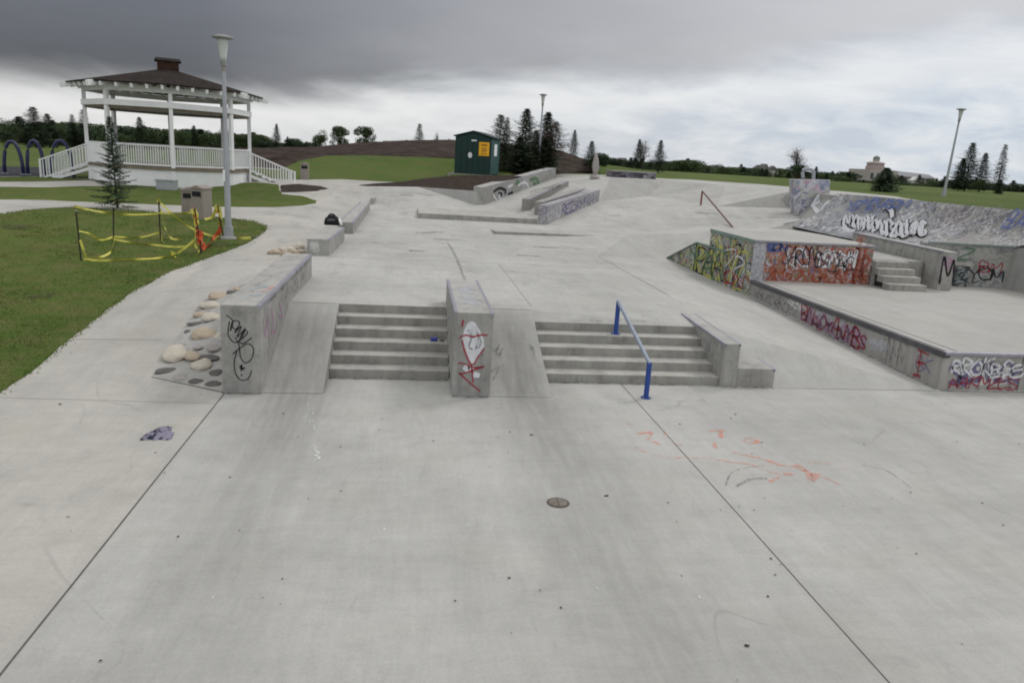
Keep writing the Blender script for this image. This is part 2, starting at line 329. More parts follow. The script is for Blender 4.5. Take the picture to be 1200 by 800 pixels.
bl((2.27,13.32,.75),(5.64,13.32,.75)); bl((2.25,yb,.9),(2.3,15.2,.9),(5.65,15.2,.9))
bl((5.65,11.95,0),(5.65,13.4,.75),(5.65,15.2,.9),(5.65,22.5,.9),(5.75,33.45,.9))
bl((9.5,11.95,0),(9.5,13.8,.05),(9.5,20.3,.24),(9.5,27,.37)); bl((9.5,27,.37),(8.8,30.3,.87),(5.9,33.6,.95))
# left walkway and lawn
bl((-5.75,10.9,0),(-5.8,14,.25),(-5.75,18.8,.6),(-5.3,22,.93),(-4.85,26,1.0),(-4.6,31,1.1),(-4.3,37,1.3),(-3.9,44,1.72))
for p in [(-14,14,.3),(-14,20,.72),(-14,25,1.04),(-14,29,1.1),(-30,14,.2),(-30,22,.75),(-30,29,1.1),(-9.5,20,.72),(-9,29,1.1),(-16,35,1.36),(-9,36,1.33),(-30,36,1.4),(-30,42,1.55),(-12,42,1.45),(-60,30,1.1),(-60,50,1.7),(-17,52,1.8),(-10,48,1.75)]: BL.append([p])
# upper plaza, back bank, garden behind
bl((.22,33.5,.9),(5.75,33.5,.9)); bl((.2,37.2,1.1),(4.8,37,1.12))
bl(W(430,243,1.0),W(490,245,1.02),W(535,245,1.05),(3.38,41.85,1.08))
lipA=[W(430,217,1.75),W(490,219,1.85),Wy(560,224,42.4)]
bl(*lipA)
bl(W(340,213,1.72),W(400,213,1.76),W(470,213,1.84),W(500,208.5,2.1),Wy(533,206.3,45.2),Wy(605,207,45.6),W(651,204,2.72))
HL=[W(300,214,1.68),Wy(328,199,51),Wy(350,189,54),Wy(382,182.5,57),Wy(430,182,58),Wy(500,184.5,58),Wy(540,186,57),Wy(600,196,56)]
bl(*HL)
L1a,L1b=W(567,240,1.12),W(651,208,2.66)
L2a,L2b=W(613,250,1.1),W(663,222,2.2)
L3a,L3b=W(628,253,1.1),W(689,230,1.85)
L4a,L4b=W(640,263,.92),W(702,236,1.7)
bl((5.9,33.6,.95),L4a+Vector((.1,.1,0)),L4b,W(760,230,1.9),W(840,242,1.9),W(930,244,2.0))
bl(L2a,L2b); bl(L1a,L1b)
bl(W(735,275,1.0),W(800,264,1.1),W(850,272,1.3),W(900,268,1.3),W(950,270,1.3),W(985,277,1.35),(16.95,25.3,1.3),(16.6,21.25,1.3))
lipB=[L1b+Vector((.6,-.3,0)),W(700,207,2.86),W(715,208.5,2.9),W(780,211,2.9),W(850,217,2.9),W(930,222,2.9),(20.6,39.5,2.9),(19.35,33.0,2.9),(19.75,30,2.9),(19.65,26.3,2.9),(18.75,18.4,2.9),(19.0,14,2.9),(24,13,2.9)]
bl(*lipB)
# quarter pipe curve between foot and lip
bl(W(940,262,1.5),(18.2,33,1.75),(18.35,30,1.75),(18.2,26,1.75),(17.65,21.0,1.75)); bl((18.9,33,2.3),(19.2,30,2.3),(19.1,26.1,2.3),(18.3,18.6,2.3))
bl((9.6,12.6,.0),(9.6,20.3,.3),(9.6,23.2,.35),(13.1,23.2,.5),(15.2,23.2,.5),(15.2,20.95,.3),(17.7,20.3,.3),(17.6,18.6,.3),(17.9,12.6,.2)); bl((13,24,1.0),(15.5,24.4,1.2),(15.6,21.6,1.25),(16.2,21.4,1.28))
bl((20.2,27,2.9),(30,32,2.9),(38,33,2.9)); bl((19.8,21,2.9),(30,20,2.85))
BL.append([(40,14,2.9)])
# deck behind the lip and the field beyond
bl((9.8,60,2.95),(14,56,3.0),(20,58,3.05),(24,50,3.05),(27,44,3.0),(31,40,3.0),(36,40,3.0),(60,50,3.0))
for p in [(10,80,3.05),(30,90,3.28),(60,90,3.28),(110,90,3.25),(90,50,3.0),(200,60,3.0)]: BL.append([p])
bl((12,140,3.3),(60,140,3.35),(130,140,3.3),(250,140,3.2))
for p in [(-40,70,1.9),(-80,80,1.9),(-50,130,2.3),(-20,130,2.4),(-120,130,2.2),(-25,80,2.1)]: BL.append([p])
bl((-3500,-3500,-1),(3500,-3500,-1)); bl((-3500,3500,3.2),(3500,3500,3.2)); BL.append([(-3500,300,2.5)]); BL.append([(3500,300,3)]); BL.append([(0,400,3.1)]); BL.append([(400,500,3.1)]);BL.append([(-400,500,2.6)])
bl((2.3,48.9,2.6),(6.0,49.2,2.66))
# mound ridges
mr=[Wy(250,176,66),Wy(300,173.5,70),Wy(330,173,74),Wy(365,171,76),Wy(439,166,80),Wy(456,168,80),Wy(473,165,80),Wy(525,164,80),Wy(560,167,80),Wy(600,170,78),Wy(640,174,74),Wy(658,178,72),Wy(694,191,68)]
mf=[Wy(275,200,58),Wy(300,207,53)+Vector((0,0,.0)),]
bl(*mr)
mback=[Vector((p.x*1.12,p.y+14,2.9)) for p in mr]
bl(*mback)
V2=[];Z=[];E2=[]
idx={}
def addv(p):
    k=(round(p[0],3),round(p[1],3))
    if k in idx: return idx[k]
    idx[k]=len(V2); V2.append(Vector((p[0],p[1]))); Z.append(p[2]); return idx[k]
for line in BL:
    ids=[addv(p) for p in line]
    E2+= [(a,b) for a,b in zip(ids,ids[1:]) if a!=b]
cv,ce,cf,ov,_,_=delaunay_2d_cdt(V2,E2,[],0,1e-4)
CZ=[]
for i,o in enumerate(ov):
    if o: CZ.append(Z[o[0]])
    else:
        d=sorted(((cv[i]-V2[j]).length,j) for j in range(len(V2)))[:2]; CZ.append((Z[d[0][1]]+Z[d[1][1]])/2); print('NEWVERT',cv[i])
TR=[]
for f in cf:
    a,b,c=[cv[i] for i in f]; TR.append((min(a.x,b.x,c.x)-1e-6,max(a.x,b.x,c.x)+1e-6,min(a.y,b.y,c.y)-1e-6,max(a.y,b.y,c.y)+1e-6,a.x,a.y,b.x,b.y,c.x,c.y,CZ[f[0]],CZ[f[1]],CZ[f[2]]))
def zf(x,y):
    best=None
    for t in TR:
        if t[0]<=x<=t[1] and t[2]<=y<=t[3]:
            ax,ay,bx,by,cx,cy=t[4:10]; D=(by-cy)*(ax-cx)+(cx-bx)*(ay-cy)
            if abs(D)<1e-12: continue
            u=((by-cy)*(x-cx)+(cx-bx)*(y-cy))/D; v=((cy-ay)*(x-cx)+(ax-cx)*(y-cy))/D; w=1-u-v
            mn=min(u,v,w)
            if mn>=-1e-5: return u*t[10]+v*t[11]+w*t[12]
            if best is None or mn>best[0]: best=(mn,u*t[10]+v*t[11]+w*t[12])
    return best[1] if best else 0.0
def G(px,py,tmax=400):              # where the line of sight meets the ground
    r=ray(px,py); r=r/r.y; t=3.0; st=.5
    while t<tmax:
        p=O+r*t
        if p.z<=zf(p.x,p.y):
            lo,hi=t-st,t
            for _ in range(24):
                m=(lo+hi)/2; p=O+r*m
                if p.z<=zf(p.x,p.y): hi=m
                else: lo=m
            p=O+r*hi; p.z=zf(p.x,p.y); return p
        st=max(.25,t*.02); t+=st
    p=O+r*tmax; p.z=zf(p.x,p.y); return p
def GP(*px): return [G(*p) for p in px]
# regions of the ground, first match wins
def inside(poly,x,y):
    c=False; n=len(poly); j=n-1
    for i in range(n):
        xi,yi,xj,yj=poly[i][0],poly[i][1],poly[j][0],poly[j][1]
        if (yi>y)!=(yj>y) and x<(xj-xi)*(y-yi)/(yj-yi)+xi: c=not c
        j=i
    return c
def wob(pts,amp,step):
    out=[]
    for a,b in zip(pts,pts[1:]+pts[:1]):
        a,b=Vector(a[:2]),Vector(b[:2]); n=max(1,int((b-a).length/step))
        for k in range(n):
            p=a.lerp(b,k/n); out.append(p+Vector((random.uniform(-amp,amp),random.uniform(-amp,amp))) if (k and abs(p.x)<19) else p)
    return out
lawnA=[(-60,9),(-9,9.2),(-6.4,9.8)]+[tuple(p[:2]) for p in GP((0,460),(50,425),(100,385),(150,345),(200,318),(250,300),(285,287),(305,275),(312,269),(312,265),(297,259),(270,256),(220,251),(152,246),(84,243),(34,246),(0,251))]+[(-60,26)]
lawnB=[tuple(p[:2]) for p in GP((0,219),(60,219),(200,216),(300,214),(326,216),(330,227),(355,230),(371,235),(371,238),(355,241),(320,243),(250,242.5),(150,239),(60,235),(0,234))]+[(-60,28),(-60,35)]
lawnC=[tuple(p[:2]) for p in GP((0,213),(40,213),(120,211),(60,206.5),(0,207))]+[(-60,38),(-60,37)]
mulchI=[tuple(p[:2]) for p in GP((329,217),(350,215.5),(375,218),(385,221),(372,224),(345,225.5),(329,225.5))]
mulchG=[tuple(p[:2]) for p in GP((420,217.5),(440,214.8),(463,213.5))]+[tuple(p[:2]) for p in (W(500,208.5,2.1),Wy(533,206.3,45.2),(5.9,49,0),W(651,204,2.72),L1b)]+[tuple((L1b.lerp(L1a,.5))[:2]),tuple(L1a[:2])]+[tuple(p[:2]) for p in reversed(lipA[1:])]
conc=[(-60,-60),(200,-60),(200,12),(24,12.2),(19.2,14),(19.0,18.5),(19.95,26.4),(22.2,30.5),(25.6,38.0),(24.2,46.5),(20,54),(14,54.5),(11,56.5),(9.2,56.5),tuple(L1b[:2]),tuple((L1b.lerp(L1a,.5))[:2]),tuple(L1a[:2])]+[tuple(p[:2]) for p in reversed(lipA[1:])]+[tuple(p[:2]) for p in (G(425,217),G(463,213.5),W(400,211.5,1.78),W(340,211.5,1.74),W(300,211,1.7))]+[tuple(p[:2]) for p in (G(120,211),G(40,213),G(0,213))]+[(-60,37)]
play=[tuple(p[:2]) for p in GP((0,195),(62,196),(62,206.5),(0,207))]+[(-40,38.5),(-40,44)]
stairL=[(-1.28,12),(.66,12),(.66,yb),(-1.285,yb)]
stairR=[(2.26,12),(5.64,12),(5.64,13.32),(2.27,13.32)]
mound=[tuple(p[:2]) for p in mback]+[tuple(p[:2]) for p in [Wy(700,204.5,58)]+HL[:0:-1]]+[(-13,53)]
REG=[('void',stairL),('void',stairR),('lawn',wob(lawnA,.05,.35)),('lawn',wob(lawnB,.06,.5)),('lawn',lawnC),('mulch_bed',wob(mulchI,.06,.4)),('mulch_bed',wob(mulchG[:9],0,50)+mulchG[9:]),('mound',mound),('playground_surface',play),('skatepark_floor',conc)]
V3=[Vector(v) for v in cv]; E3=list(ce)
def addloop(P):
    k=len(V3); V3.extend(Vector((p[0],p[1])) for p in P); E3.extend((k+i,k+(i+1)%len(P)) for i in range(len(P)))
for _,P in REG: addloop(P)
for i in range(18):
    for j in range(26): V3.append(Vector((-19+i*.8+random.uniform(-.2,.2),9.5+j*.9+random.uniform(-.2,.2))))
for i in range(24):
    for j in range(12): V3.append(Vector((-26+i*2+random.uniform(-.4,.4),46+j*3.3+random.uniform(-.8,.8))))
fv,fe,ff,_,_,_=delaunay_2d_cdt(V3,E3,[],0,1e-5)
FZ=[zf(v.x,v.y) for v in fv]
buckets={}
for f in ff:
    c=(fv[f[0]]+fv[f[1]]+fv[f[2]])/3; r='field'
    for nm,P in REG:
        if inside(P,c.x,c.y): r=nm; break
    buckets.setdefault(r,[]).append(tuple(f))
SUR={}
mats={'lawn':M_grass,'field':M_field,'mulch_bed':M_mulch,'mound':M_mound,'playground_surface':M_rubber,'skatepark_floor':M_floor}
nm={'field':'grass_field','mound':'earth_mound'}
for r,fs in buckets.items():
    if r=='void': continue
    used=sorted({i for f in fs for i in f}); mp={i:k for k,i in enumerate(used)}; mb=MB()
    lift={'lawn':.0,'mound':0}.get(r,0)
    bound=set()
    vs=[]
    for i in used:
        z=FZ[i]
        if r in('lawn','mound') and fv[i].y<140: z+= (math.sin(fv[i].x*1.7)*math.sin(fv[i].y*1.3))*(.015 if r=='lawn' else .12)
        vs.append((fv[i].x,fv[i].y,z+lift))
    mb.add(vs,[tuple(mp[i] for i in f) for f in fs])
    o=mb.build(nm.get(r,r),mats[r],smooth=r in('field','lawn','mound'),fix=False)
    me=o.data
    bm=bmesh.new(); bm.from_mesh(me)
    for f in bm.faces:
        if f.normal.z<0: f.normal_flip()
    bm.to_mesh(me); bm.free()
    tag(o,kind='structure'); SUR[r]=o
FLOOR=SUR['skatepark_floor']
# ------------------------------------------------------------------ joints, paint and small marks on the floor
jm=MB()
def strip(p,q,w,mb,off=.004,seg=1.0):
    p,q=Vector(p[:2]),Vector(q[:2]); n=max(1,int((q-p).length/seg)); s=Vector((-(q-p).y,(q-p).x)).normalized()*w/2; vs=[];fs=[]
    for i in range(n+1):
        c=p.lerp(q,i/n); j=Vector((random.uniform(-.2,.2)*w,0))
        for t in (-1,1): d=c+s*t+j; vs.append((d.x,d.y,zf(c.x,c.y)+off))
    for i in range(n): fs.append((2*i,2*i+1,2*i+3,2*i+2))
    mb.add(vs,fs)
strip((-2.70,-2),(-2.70,11.08),.016,jm,.004); jm.build('expansion_joint',M_joint,FLOOR,fix=False)
jm=MB(); strip((3.6,-2),(3.6,11.98),.010,jm); strip((3.62,2.95),(16,2.95),.008,jm); strip((-2.68,11.3),(-2.1,11.3),.004,jm); jm.build('saw_joint',M_joint,FLOOR,fix=False)
jm=MB()
for y in (10.6,): strip((-2.72,y),(-6.5,y+.15),.008,jm)
for y,x in ((13.2,-4.2),(16.2,-3.2),(19.5,-2.9),(23.2,-2.6)): strip((x,y),(-5.7,y+.1),.012,jm)
strip((6.4,11.9),(9.5,11.93),.02,jm); strip((9.55,11.93),(24,11.93),.012,jm)
strip((-2.1,13.66),(-1.3,13.66),.02,jm); strip((1.28,13.66),(2.25,13.66),.02,jm); strip((-1.29,11.12),(-2.15,11.12),.012,jm); strip((1.27,11.14),(2.25,11.15),.012,jm)
strip((5.66,15),(5.66,22.4),.022,jm,.006); strip((5.66,22.4),(4.4,23.2),.018,jm,.006); strip((5.66,18.8),(9.4,19.1),.014,jm)
strip((-2.1,19.9),(5.6,19.9),.016,jm); strip((-2.1,26.2),(9,26.2),.02,jm); strip((2.3,14),(2.3,19.9),.010,jm)
jm.build('control_joint',M_jointf,FLOOR,fix=False)
mb=MB(); pts=[G(545,330),G(538,310),G(531,295),G(524,284)]
ribbon(mb,pts,.07,(0,0,1),.006); blob(mb,G(520,281),.5,.22,(0,0,1),.006,j=.4); blob(mb,G(498,273),.35,.3,(0,0,1),.006,j=.5); blob(mb,G(512,272),.3,.25,(0,0,1),.006,j=.5)
blob(mb,G(488,294),.3,.25,(0,0,1),.006,j=.4); blob(mb,G(455,285),.6,.1,(0,0,1),.006,j=.4)
for x,y,a,c in ((478,228,.35,.5),(485,226,.5,.3),(500,228,.4,.4),(640,290,.5,.15),(620,300,.4,.12),(905,255,.25,.3),(888,255,.3,.3),(825,249,.5,.3),(835,250,.3,.5),(870,296,.5,.1),(720,252,.3,.3),(598,318,.25,.06)): blob(mb,G(x,y),a,c,(0,0,1),.007,j=.5)
mb.build('scuff_mark',S['smudge'],FLOOR,fix=False)
mb=MB(); rc=lambda x,y:G(540+x/3.75,340+y/3.75)
rr=random.Random(5)
p0=rc(450,134); scribble(mb,p0,rc(650,137)-p0,Vector((0,.42,.03)),(0,-.08,1),8,.035,.012,rng=rr); p0=rc(700,132); scribble(mb,p0,rc(820,137)-p0,Vector((0,.34,.025)),(0,-.08,1),4,.035,.012,rng=rr)
for x,y in ((150,245),(165,260)): ribbon(mb,[rc(x-20,y),rc(x,y+25),rc(x+20,y-5),rc(x+5,y+35)],.03,(0,-.33,.94),.02)
ribbon(mb,[rc(305,240),rc(312,262),rc(318,250),rc(324,300)],.03,(0,-.33,.94),.02); ribbon(mb,[G(575,436),G(585,431),G(578,445)],.03,(0,-.33,.94),.02)
mb.build('black_floor_tag',S['smudge'],FLOOR,fix=False)
oc=lambda x,y:G(730+x/4.286,480+y/4.286)
mb=MB()
for L,w in (([(60,125),(100,118),(145,115),(125,145),(185,175)],.06),([(200,112),(230,135)],.03),([(255,170),(300,180)],.035),([(60,190),(120,215),(230,240),(330,240),(440,245)],.025),([(440,245),(540,262),(640,275),(720,305),(790,322),(845,318)],.045),([(435,108),(515,104)],.05),([(490,108),(492,142)],.07),([(455,165),(465,195)],.05),([(605,158),(640,145),(680,162),(615,168)],.06),([(550,212),(620,230),(700,245),(790,278),(880,290),(960,330)],.06),([(860,282),(890,290),(915,312)],.13),([(935,318),(945,355),(975,318)],.09),([(960,325),(1020,345),(1095,378)],.03),([(740,362),(790,335),(860,322)],.06),([(930,266),(970,264),(1050,275)],.035),([(1060,300),(1130,300)],.015),([(20,70),(50,80)],.02)):
    ribbon(mb,[oc(*p) for p in L],w,(0,0,1),.006,wob=.4)
mb.build('orange_floor_paint',S['orange'],FLOOR,fix=False)
mb=MB(); ribbon(mb,[oc(570,385),oc(640,350),oc(730,345)],.04,(0,0,1),.006,wob=.5); ribbon(mb,[G(1010,545),G(1040,552),G(1068,572)],.02,(0,0,1),.006,wob=.5)
ribbon(mb,[G(895,545),G(860,552),G(850,570)],.02,(0,0,1),.006); mb.build('scuff_mark',S['smudge'],FLOOR,fix=False)
mb=MB()
for i in range(60):
    t=i/60; x=362+10*t+random.uniform(-3,3); y=468+72*t+random.uniform(-3,3); s=random.uniform(.008,.03)*(1.6 if t>.85 else 1)
    mb2_=MB(); blob(mb,G(x,y),s*.6,s,(0,0,1),.006,j=.5,k=8)
for p,q in ((( 615,333),(640,337)),((640,336),(678,334))): ribbon(mb,[G(*p),G(*q)],.05,(0,0,1),.007,wob=.5)
for x,y in ((540,560),(1000,590),(700,690),(250,700),(820,700),(450,620)): blob(mb,G(x,y),.012,.02,(0,0,1),.006,k=7,j=.5)
mb.build('white_paint_drip',S['chalk'],FLOOR,fix=False)
# small leaves and grit lying about
mb=MB(); rg=random.Random(11)
for i in range(150):
    x,y=rg.uniform(-5,11),rg.uniform(3,11.2); s=rg.uniform(.006,.016)*(1 if i>14 else 1.7)
    vs=[]; a=rg.uniform(0,6)
    for k in range(6): t=a+k*PI/3; vs.append((x+s*1.3*math.cos(t)*rg.uniform(.6,1),y+s*math.sin(t)*rg.uniform(.6,1),.004+rg.uniform(0,.006)))
    mb.add(vs,[tuple(range(6))])
o=mb.build('fallen_debris',flat('dry leaf crumbs',(.06,.045,.035),.9,.1,.5,30),fix=False); tag(o,'scattered dark crumbs of leaves and grit on the concrete floor','debris',kind='stuff')
# ------------------------------------------------------------------ stairs, hubbas, rail
def stair(name,x0,x1,n,label,yt=12.0,r=.15,t=.33):
    root=thing(name,((x0+x1)/2,yt,0),label,'stairs','concrete stair flights')
    for k in range(n):
        mb=MB(); y0=yt+k*t-((x0+x1)/2)*0; y1=yt+(k+1)*t+.06 if k<n-1 else yt+k*t+.05
        X0,X1=x0-(x0+x1)/2,x1-(x0+x1)/2
        z1=(k+1)*r-(.0006 if k==n-1 else 0); mb.box(X0,X1,k*t,(k+1)*t+.05 if k<n-1 else k*t+.02,-.02+k*r*.0,z1)
        mb.build('step',M_step,root,bevel=.012)
    return root
# boxes of successive steps overlap inside each other only; each starts one tread further back
def stair2(name,x0,x1,n,label,yt=12.0,r=.15,t=.33):
    cx=(x0+x1)/2; root=thing(name,(cx,yt,0),label,'stairs','concrete stair flights')
    for k in range(n):
        mb=MB(); last=k==n-1; y0=k*t; y1=(k+1)*t+.004 if not last else k*t+.06
        mb.hexa([(x0-cx,y0+.012,k*r-.02),(x1-cx,y0+.012,k*r-.02),(x1-cx,y1+.02,k*r-.02),(x0-cx,y1+.02,k*r-.02)],[(x0-cx,y0,(k+1)*r),(x1-cx,y0,(k+1)*r),(x1-cx,y1+.02,(k+1)*r-.001),(x0-cx,y1+.02,(k+1)*r-.001)])
        mb.build('step',M_step,root,bevel=.01)
    return root
stair2('stair_flight',-1.285,.665,6,'six step concrete stair flight left of the short graffitied block')
stair2('stair_flight',2.255,5.36,5,'five step concrete stair flight with the blue handrail on it')
# side cheek beside left flight
# left ledge
def block(name,ring,z0,z1a,z1b,label,cat,mat=M_block,coping=True,group=None,bev=.015,backz=None):
    """ring: fl, fr, br, bl in plan; top height z1a at front, z1b at back"""
    c=sum((Vector((p[0],p[1],0)) for p in ring),Vector())/4; root=thing(name,(c.x,c.y,z0),label,cat,group)
    L=[Vector((p[0]-c.x,p[1]-c.y,0)) for p in ring]; H=[z1a-z0,z1a-z0,z1b-z0,z1b-z0]; bz=[0,0,(backz or z0)-z0,(backz or z0)-z0]
    mb=MB(); mb.hexa([p+Vector((0,0,b-.03)) for p,b in zip(L,bz)],[p+Vector((0,0,h)) for p,h in zip(L,H)])
    b=mb.build('body',mat,root,bevel=bev); return root,b,c,L,H
def coping(root,L,H,sides,mat=M_coping,w=.05,h=.05):
    for i,j in sides:
        mb=MB(); p,q=L[i]+Vector((0,0,H[i])),L[j]+Vector((0,0,H[j])); d=(q-p).normalized(); out=d.cross(Vector((0,0,1)))
        # ring is counter-clockwise seen from above so 'out' is outward
        o=out*.004; a=[p+o+Vector((0,0,-h)),p+o+Vector((0,0,.004)),p-out*w+Vector((0,0,.004)),p-out*w+Vector((0,0,-h))]
        b=[v+(q-p) for v in a]; mb.hexa(a,b); mb.build('edge_coping',mat,root,bevel=.004)
r1,b1,c1,L1,H1=block('concrete_ledge',[(-2.73,11.1),(-2.17,11.1),(-2.13,16.5),(-2.69,16.5)],0,1.335,1.40,'tall concrete ledge with a black tag, beside the cobbles','ledge',backz=.8)
coping(r1,L1,H1,[(1,2)],h=.06,w=.06)
def local(root,mb):
    mb.v=[tuple(Vector(v)-root.location) for v in mb.v]; return mb
cc=lambda x,y:Wpl(170+x/5.333,320+y/5.333,(0,11.1,0),(0,-1,0))
mb=MB(); n=(0,-1,0)
for L in ([(508,262),(550,300),(533,360),(548,300),(592,310),(560,372),(602,330),(575,400),(627,345),(600,412)],[(528,300),(520,385),(560,432),(602,412),(642,372),(620,360),(590,420),(612,440),(667,403)],[(548,505),(590,470),(642,440),(677,470),(668,530),(630,560),(600,530),(590,470)],[(577,480),(558,550),(565,622),(600,667),(645,657),(667,608)],[(545,330),(560,350),(590,340)],[(560,400),(585,440),(590,480)]): ribbon(mb,[cc(*p) for p in L],.015,n,.005)
for L in ([(588,590),(627,592)],[(605,568),(600,612)],[(592,575),(618,605)],[(604,628),(603,642)]): ribbon(mb,[cc(*p) for p in L],.02,n,.005)
local(r1,mb).build('black_tag',S['black'],r1,fix=False)
mb=MB(); nx=(1,0,0); rr=random.Random(2)
def onright(y,z): return Vector((-2.17+.04*(y-11.1)/5.4,y,z))
for L in ([(11.3,1.1),(11.45,.8),(11.6,1.1),(11.7,.7)],[(11.9,1.15),(12.1,.9),(11.9,.75),(12.3,.7)],[(12.6,1.1),(12.9,.8),(12.5,.9)]): ribbon(mb,[onright(*p) for p in L],.06,nx,.006)
local(r1,mb).build('pink_scribble',S['pink'],r1,fix=False)
mb=MB()
for y in (13.1,13.5,14,14.3,15.0): scribble(mb,onright(y,1.0),Vector((0,.4,0)),Vector((0,0,.22)),nx,2,.03,.008,rng=rr)
local(r1,mb).build('black_scribble',S['smudge'],r1,fix=False)
mb=MB(); 
for L in ([(-2.6,11.6),(-2.4,11.75),(-2.3,12.0)],[(-2.55,12.3),(-2.35,12.6),(-2.5,12.9)]): ribbon(mb,[Vector((x,y,1.34+.065*(y-11.1)/5.4)) for x,y in L],.10,(0,0,1),.006)
local(r1,mb).build('blue_smear',S['cyan'],r1,fix=False)
mb=MB(); ribbon(mb,[Vector((x,y,1.34+.065*(y-11.1)/5.4)) for x,y in [(-2.35,12.1),(-2.25,12.5),(-2.3,12.7)]],.07,(0,0,1),.006); local(r1,mb).build('orange_smear',S['orange'],r1,fix=False)
mb=MB()
for k in range(9):
    y=11.5+k*.55; ribbon(mb,[Vector((-2.45+random.uniform(-.1,.12),y,1.34+.065*(y-11.1)/5.4)),Vector((-2.4+random.uniform(-.1,.12),y+.6,1.342+.065*(y-10.5)/5.4))],.09,(0,0,1),.004,wob=.5)
local(r1,mb).build('wax_mark',S['faint'],r1,fix=False)
# centre block
r2,b2,c2,L2_,H2=block('concrete_block',[(.665,11.13),(1.262,11.13),(1.258,14.2),(.668,14.2)],0,1.33,1.33,'short concrete block tagged in red and white between the two stair flights','ledge',backz=.85)
coping(r2,L2_,H2,[(1,2),(3,0)],h=.045,w=.045)
kc=lambda x,y:Wpl(500+x/5,320+y/5,(0,11.13,0),(0,-1,0))
mb=MB(); P=[kc(*p) for p in [(262,280),(285,290),(312,335),(335,385),(338,430),(310,470),(290,520),(262,540),(240,500),(215,440),(208,385),(222,325),(240,292)]]
mb.add([p+Vector((0,-.004,0)) for p in P],[tuple(range(len(P)))])
for q in ((232,555),(293,600),(262,550)): blob(mb,kc(*q),.055,.06,n,.004,j=.2)
local(r2,mb).build('white_fill',S['white'],r2,fix=False)
mb=MB()
for L in ([(240,330),(262,370),(248,430),(270,445)],[(262,330),(275,380)],[(292,335),(303,395),(280,452)],[(298,350),(318,400),(300,440),(290,430)],[(330,470),(312,505)],[(270,610),(300,618),(318,598)]): ribbon(mb,[kc(*p) for p in L],.028,n,.007)
local(r2,mb).build('black_outline',S['smudge'],r2,fix=False)
mb=MB()
for L in ([(215,272),(207,312)],[(190,378),(230,362),(270,372),(310,362),(357,362)],[(207,390),(225,460),(265,537),(300,490),(337,440)],[(183,525),(230,533),(280,552),(337,545)],[(190,583),(250,638),(312,690)],[(190,590),(230,582),(290,560),(335,548)],[(262,538),(272,640)]): ribbon(mb,[kc(*p) for p in L],.026,n,.010)
local(r2,mb).build('red_tag',S['red'],r2,fix=False)
mb=MB(); 
for y in (11.9,12.4,12.9,13.3): blob(mb,Vector((.95+random.uniform(-.05,.05),y,1.33)),.14,.2,(0,0,1),.004,j=.4)
local(r2,mb).build('blue_smear',S['lightgrey'],r2,fix=False)
# right hubba with lower ledge
r3,b3,c3,L3,H3=block('hubba_ledge',[(5.352,11.93),(5.652,11.93),(5.652,14.15),(5.352,14.15)],0,.765,.84,'narrow concrete hubba ledge ending the five step flight on the right','ledge',backz=.6,mat=M_block)
coping(r3,L3,H3,[(1,2),(3,0)],w=.04,h=.04)
r4,b4,c4,L4,H4=block('low_ledge',[(5.656,11.95),(6.35,11.95),(6.35,13.3),(5.656,13.3)],0,.33,.37,'low stub of concrete attached to the right of the hubba ledge','ledge')
coping(r4,L4,H4,[(1,2)],w=.04,h=.05)
# blue rail
rt=thing('handrail',(3.8,12.2,0),'blue posted steel handrail running down the five step flight','handrail')
for (x,y,z0,z1) in ((3.81,11.21,0,.60),(3.77,13.17,.6,1.2)):
    mb=MB(); mb.tube([(x-3.8,y-12.2,z0),(x-3.8,y-12.2,z1)],.042,14); p=mb.build('post',M_blue,rt,smooth=False)
    mb=MB(); mb.lathe([(.085,0),(.085,.012),(.06,.016),(.06,.02)],(x-3.8,y-12.2,z0),16); mb.build('base_plate',M_blue,p)
    for a in range(4): mb=MB(); mb.lathe([(.010,.012),(.010,.026)],(x-3.8+.07*math.cos(a*PI/2+.7),y-12.2+.07*math.sin(a*PI/2+.7),z0),6); mb.build('bolt',M_steel,p)
mb=MB(); A=Vector((.01,-.99-.03,.575)); B=Vector((-.03,.97+.03,1.205)); mb.tube([A,A.lerp(B,.5),B],.034,14); mb.build('rail',M_railc,rt)
# drain, rag, can
g=G(654,589); root=thing('floor_drain',g,'small round cast iron drain cover set into the floor','drain cover')
mb=MB(); mb.lathe([(.125,.001),(.125,.006),(.105,.007)],(0,0,0),28); mb.build('frame',flat('rusty iron',(.085,.07,.06),.7,.4,.3,20),root)
mb=MB()
for k in range(-3,4):
    y=k*.026; h=math.sqrt(.1**2-y*y); 
    mb.box(-h,-.006,y-.006,y+.006,.007,.012); mb.box(.006,h,y-.006,y+.006,.007,.012)
mb.build('grate',flat('iron grate',(.26,.23,.20),.6,.4,.3,20),root)
def cloth(name,loc,rx,ry,h,mat,label,cat,seed,rz=0,flatk=1.0):
    rr=random.Random(seed); mb=MB(); nu,nv=26,10; vs=[];fs=[]
    for j in range(nv):
        for i in range(nu):
            t=2*PI*i/nu; r=(1-j/(nv-1))**.6 if j<nv-1 else 0; e=1+.22*math.sin(3*t+seed)+.12*math.sin(7*t+seed*2)
            z=h*math.sin(min(1,(1-r)*1.4)*PI/2)*(.6+.4*math.sin(5*t+9*r+seed)*math.cos(4*r*3)) if j else 0
            vs.append((rx*r*e*math.cos(t),ry*r*e*math.sin(t),max(.003,z+.003+rr.uniform(-.1,.1)*h*(j>0))))
    for j in range(nv-1):
        for i in range(nu): k=(i+1)%nu; fs.append((j*nu+i,j*nu+k,(j+1)*nu+k,(j+1)*nu+i))
    mb.add(vs,fs); o=mb.build(name,mat,smooth=True,fix=True); o.location=loc; o.rotation_euler=(0,0,rz); return tag(o,label,cat)
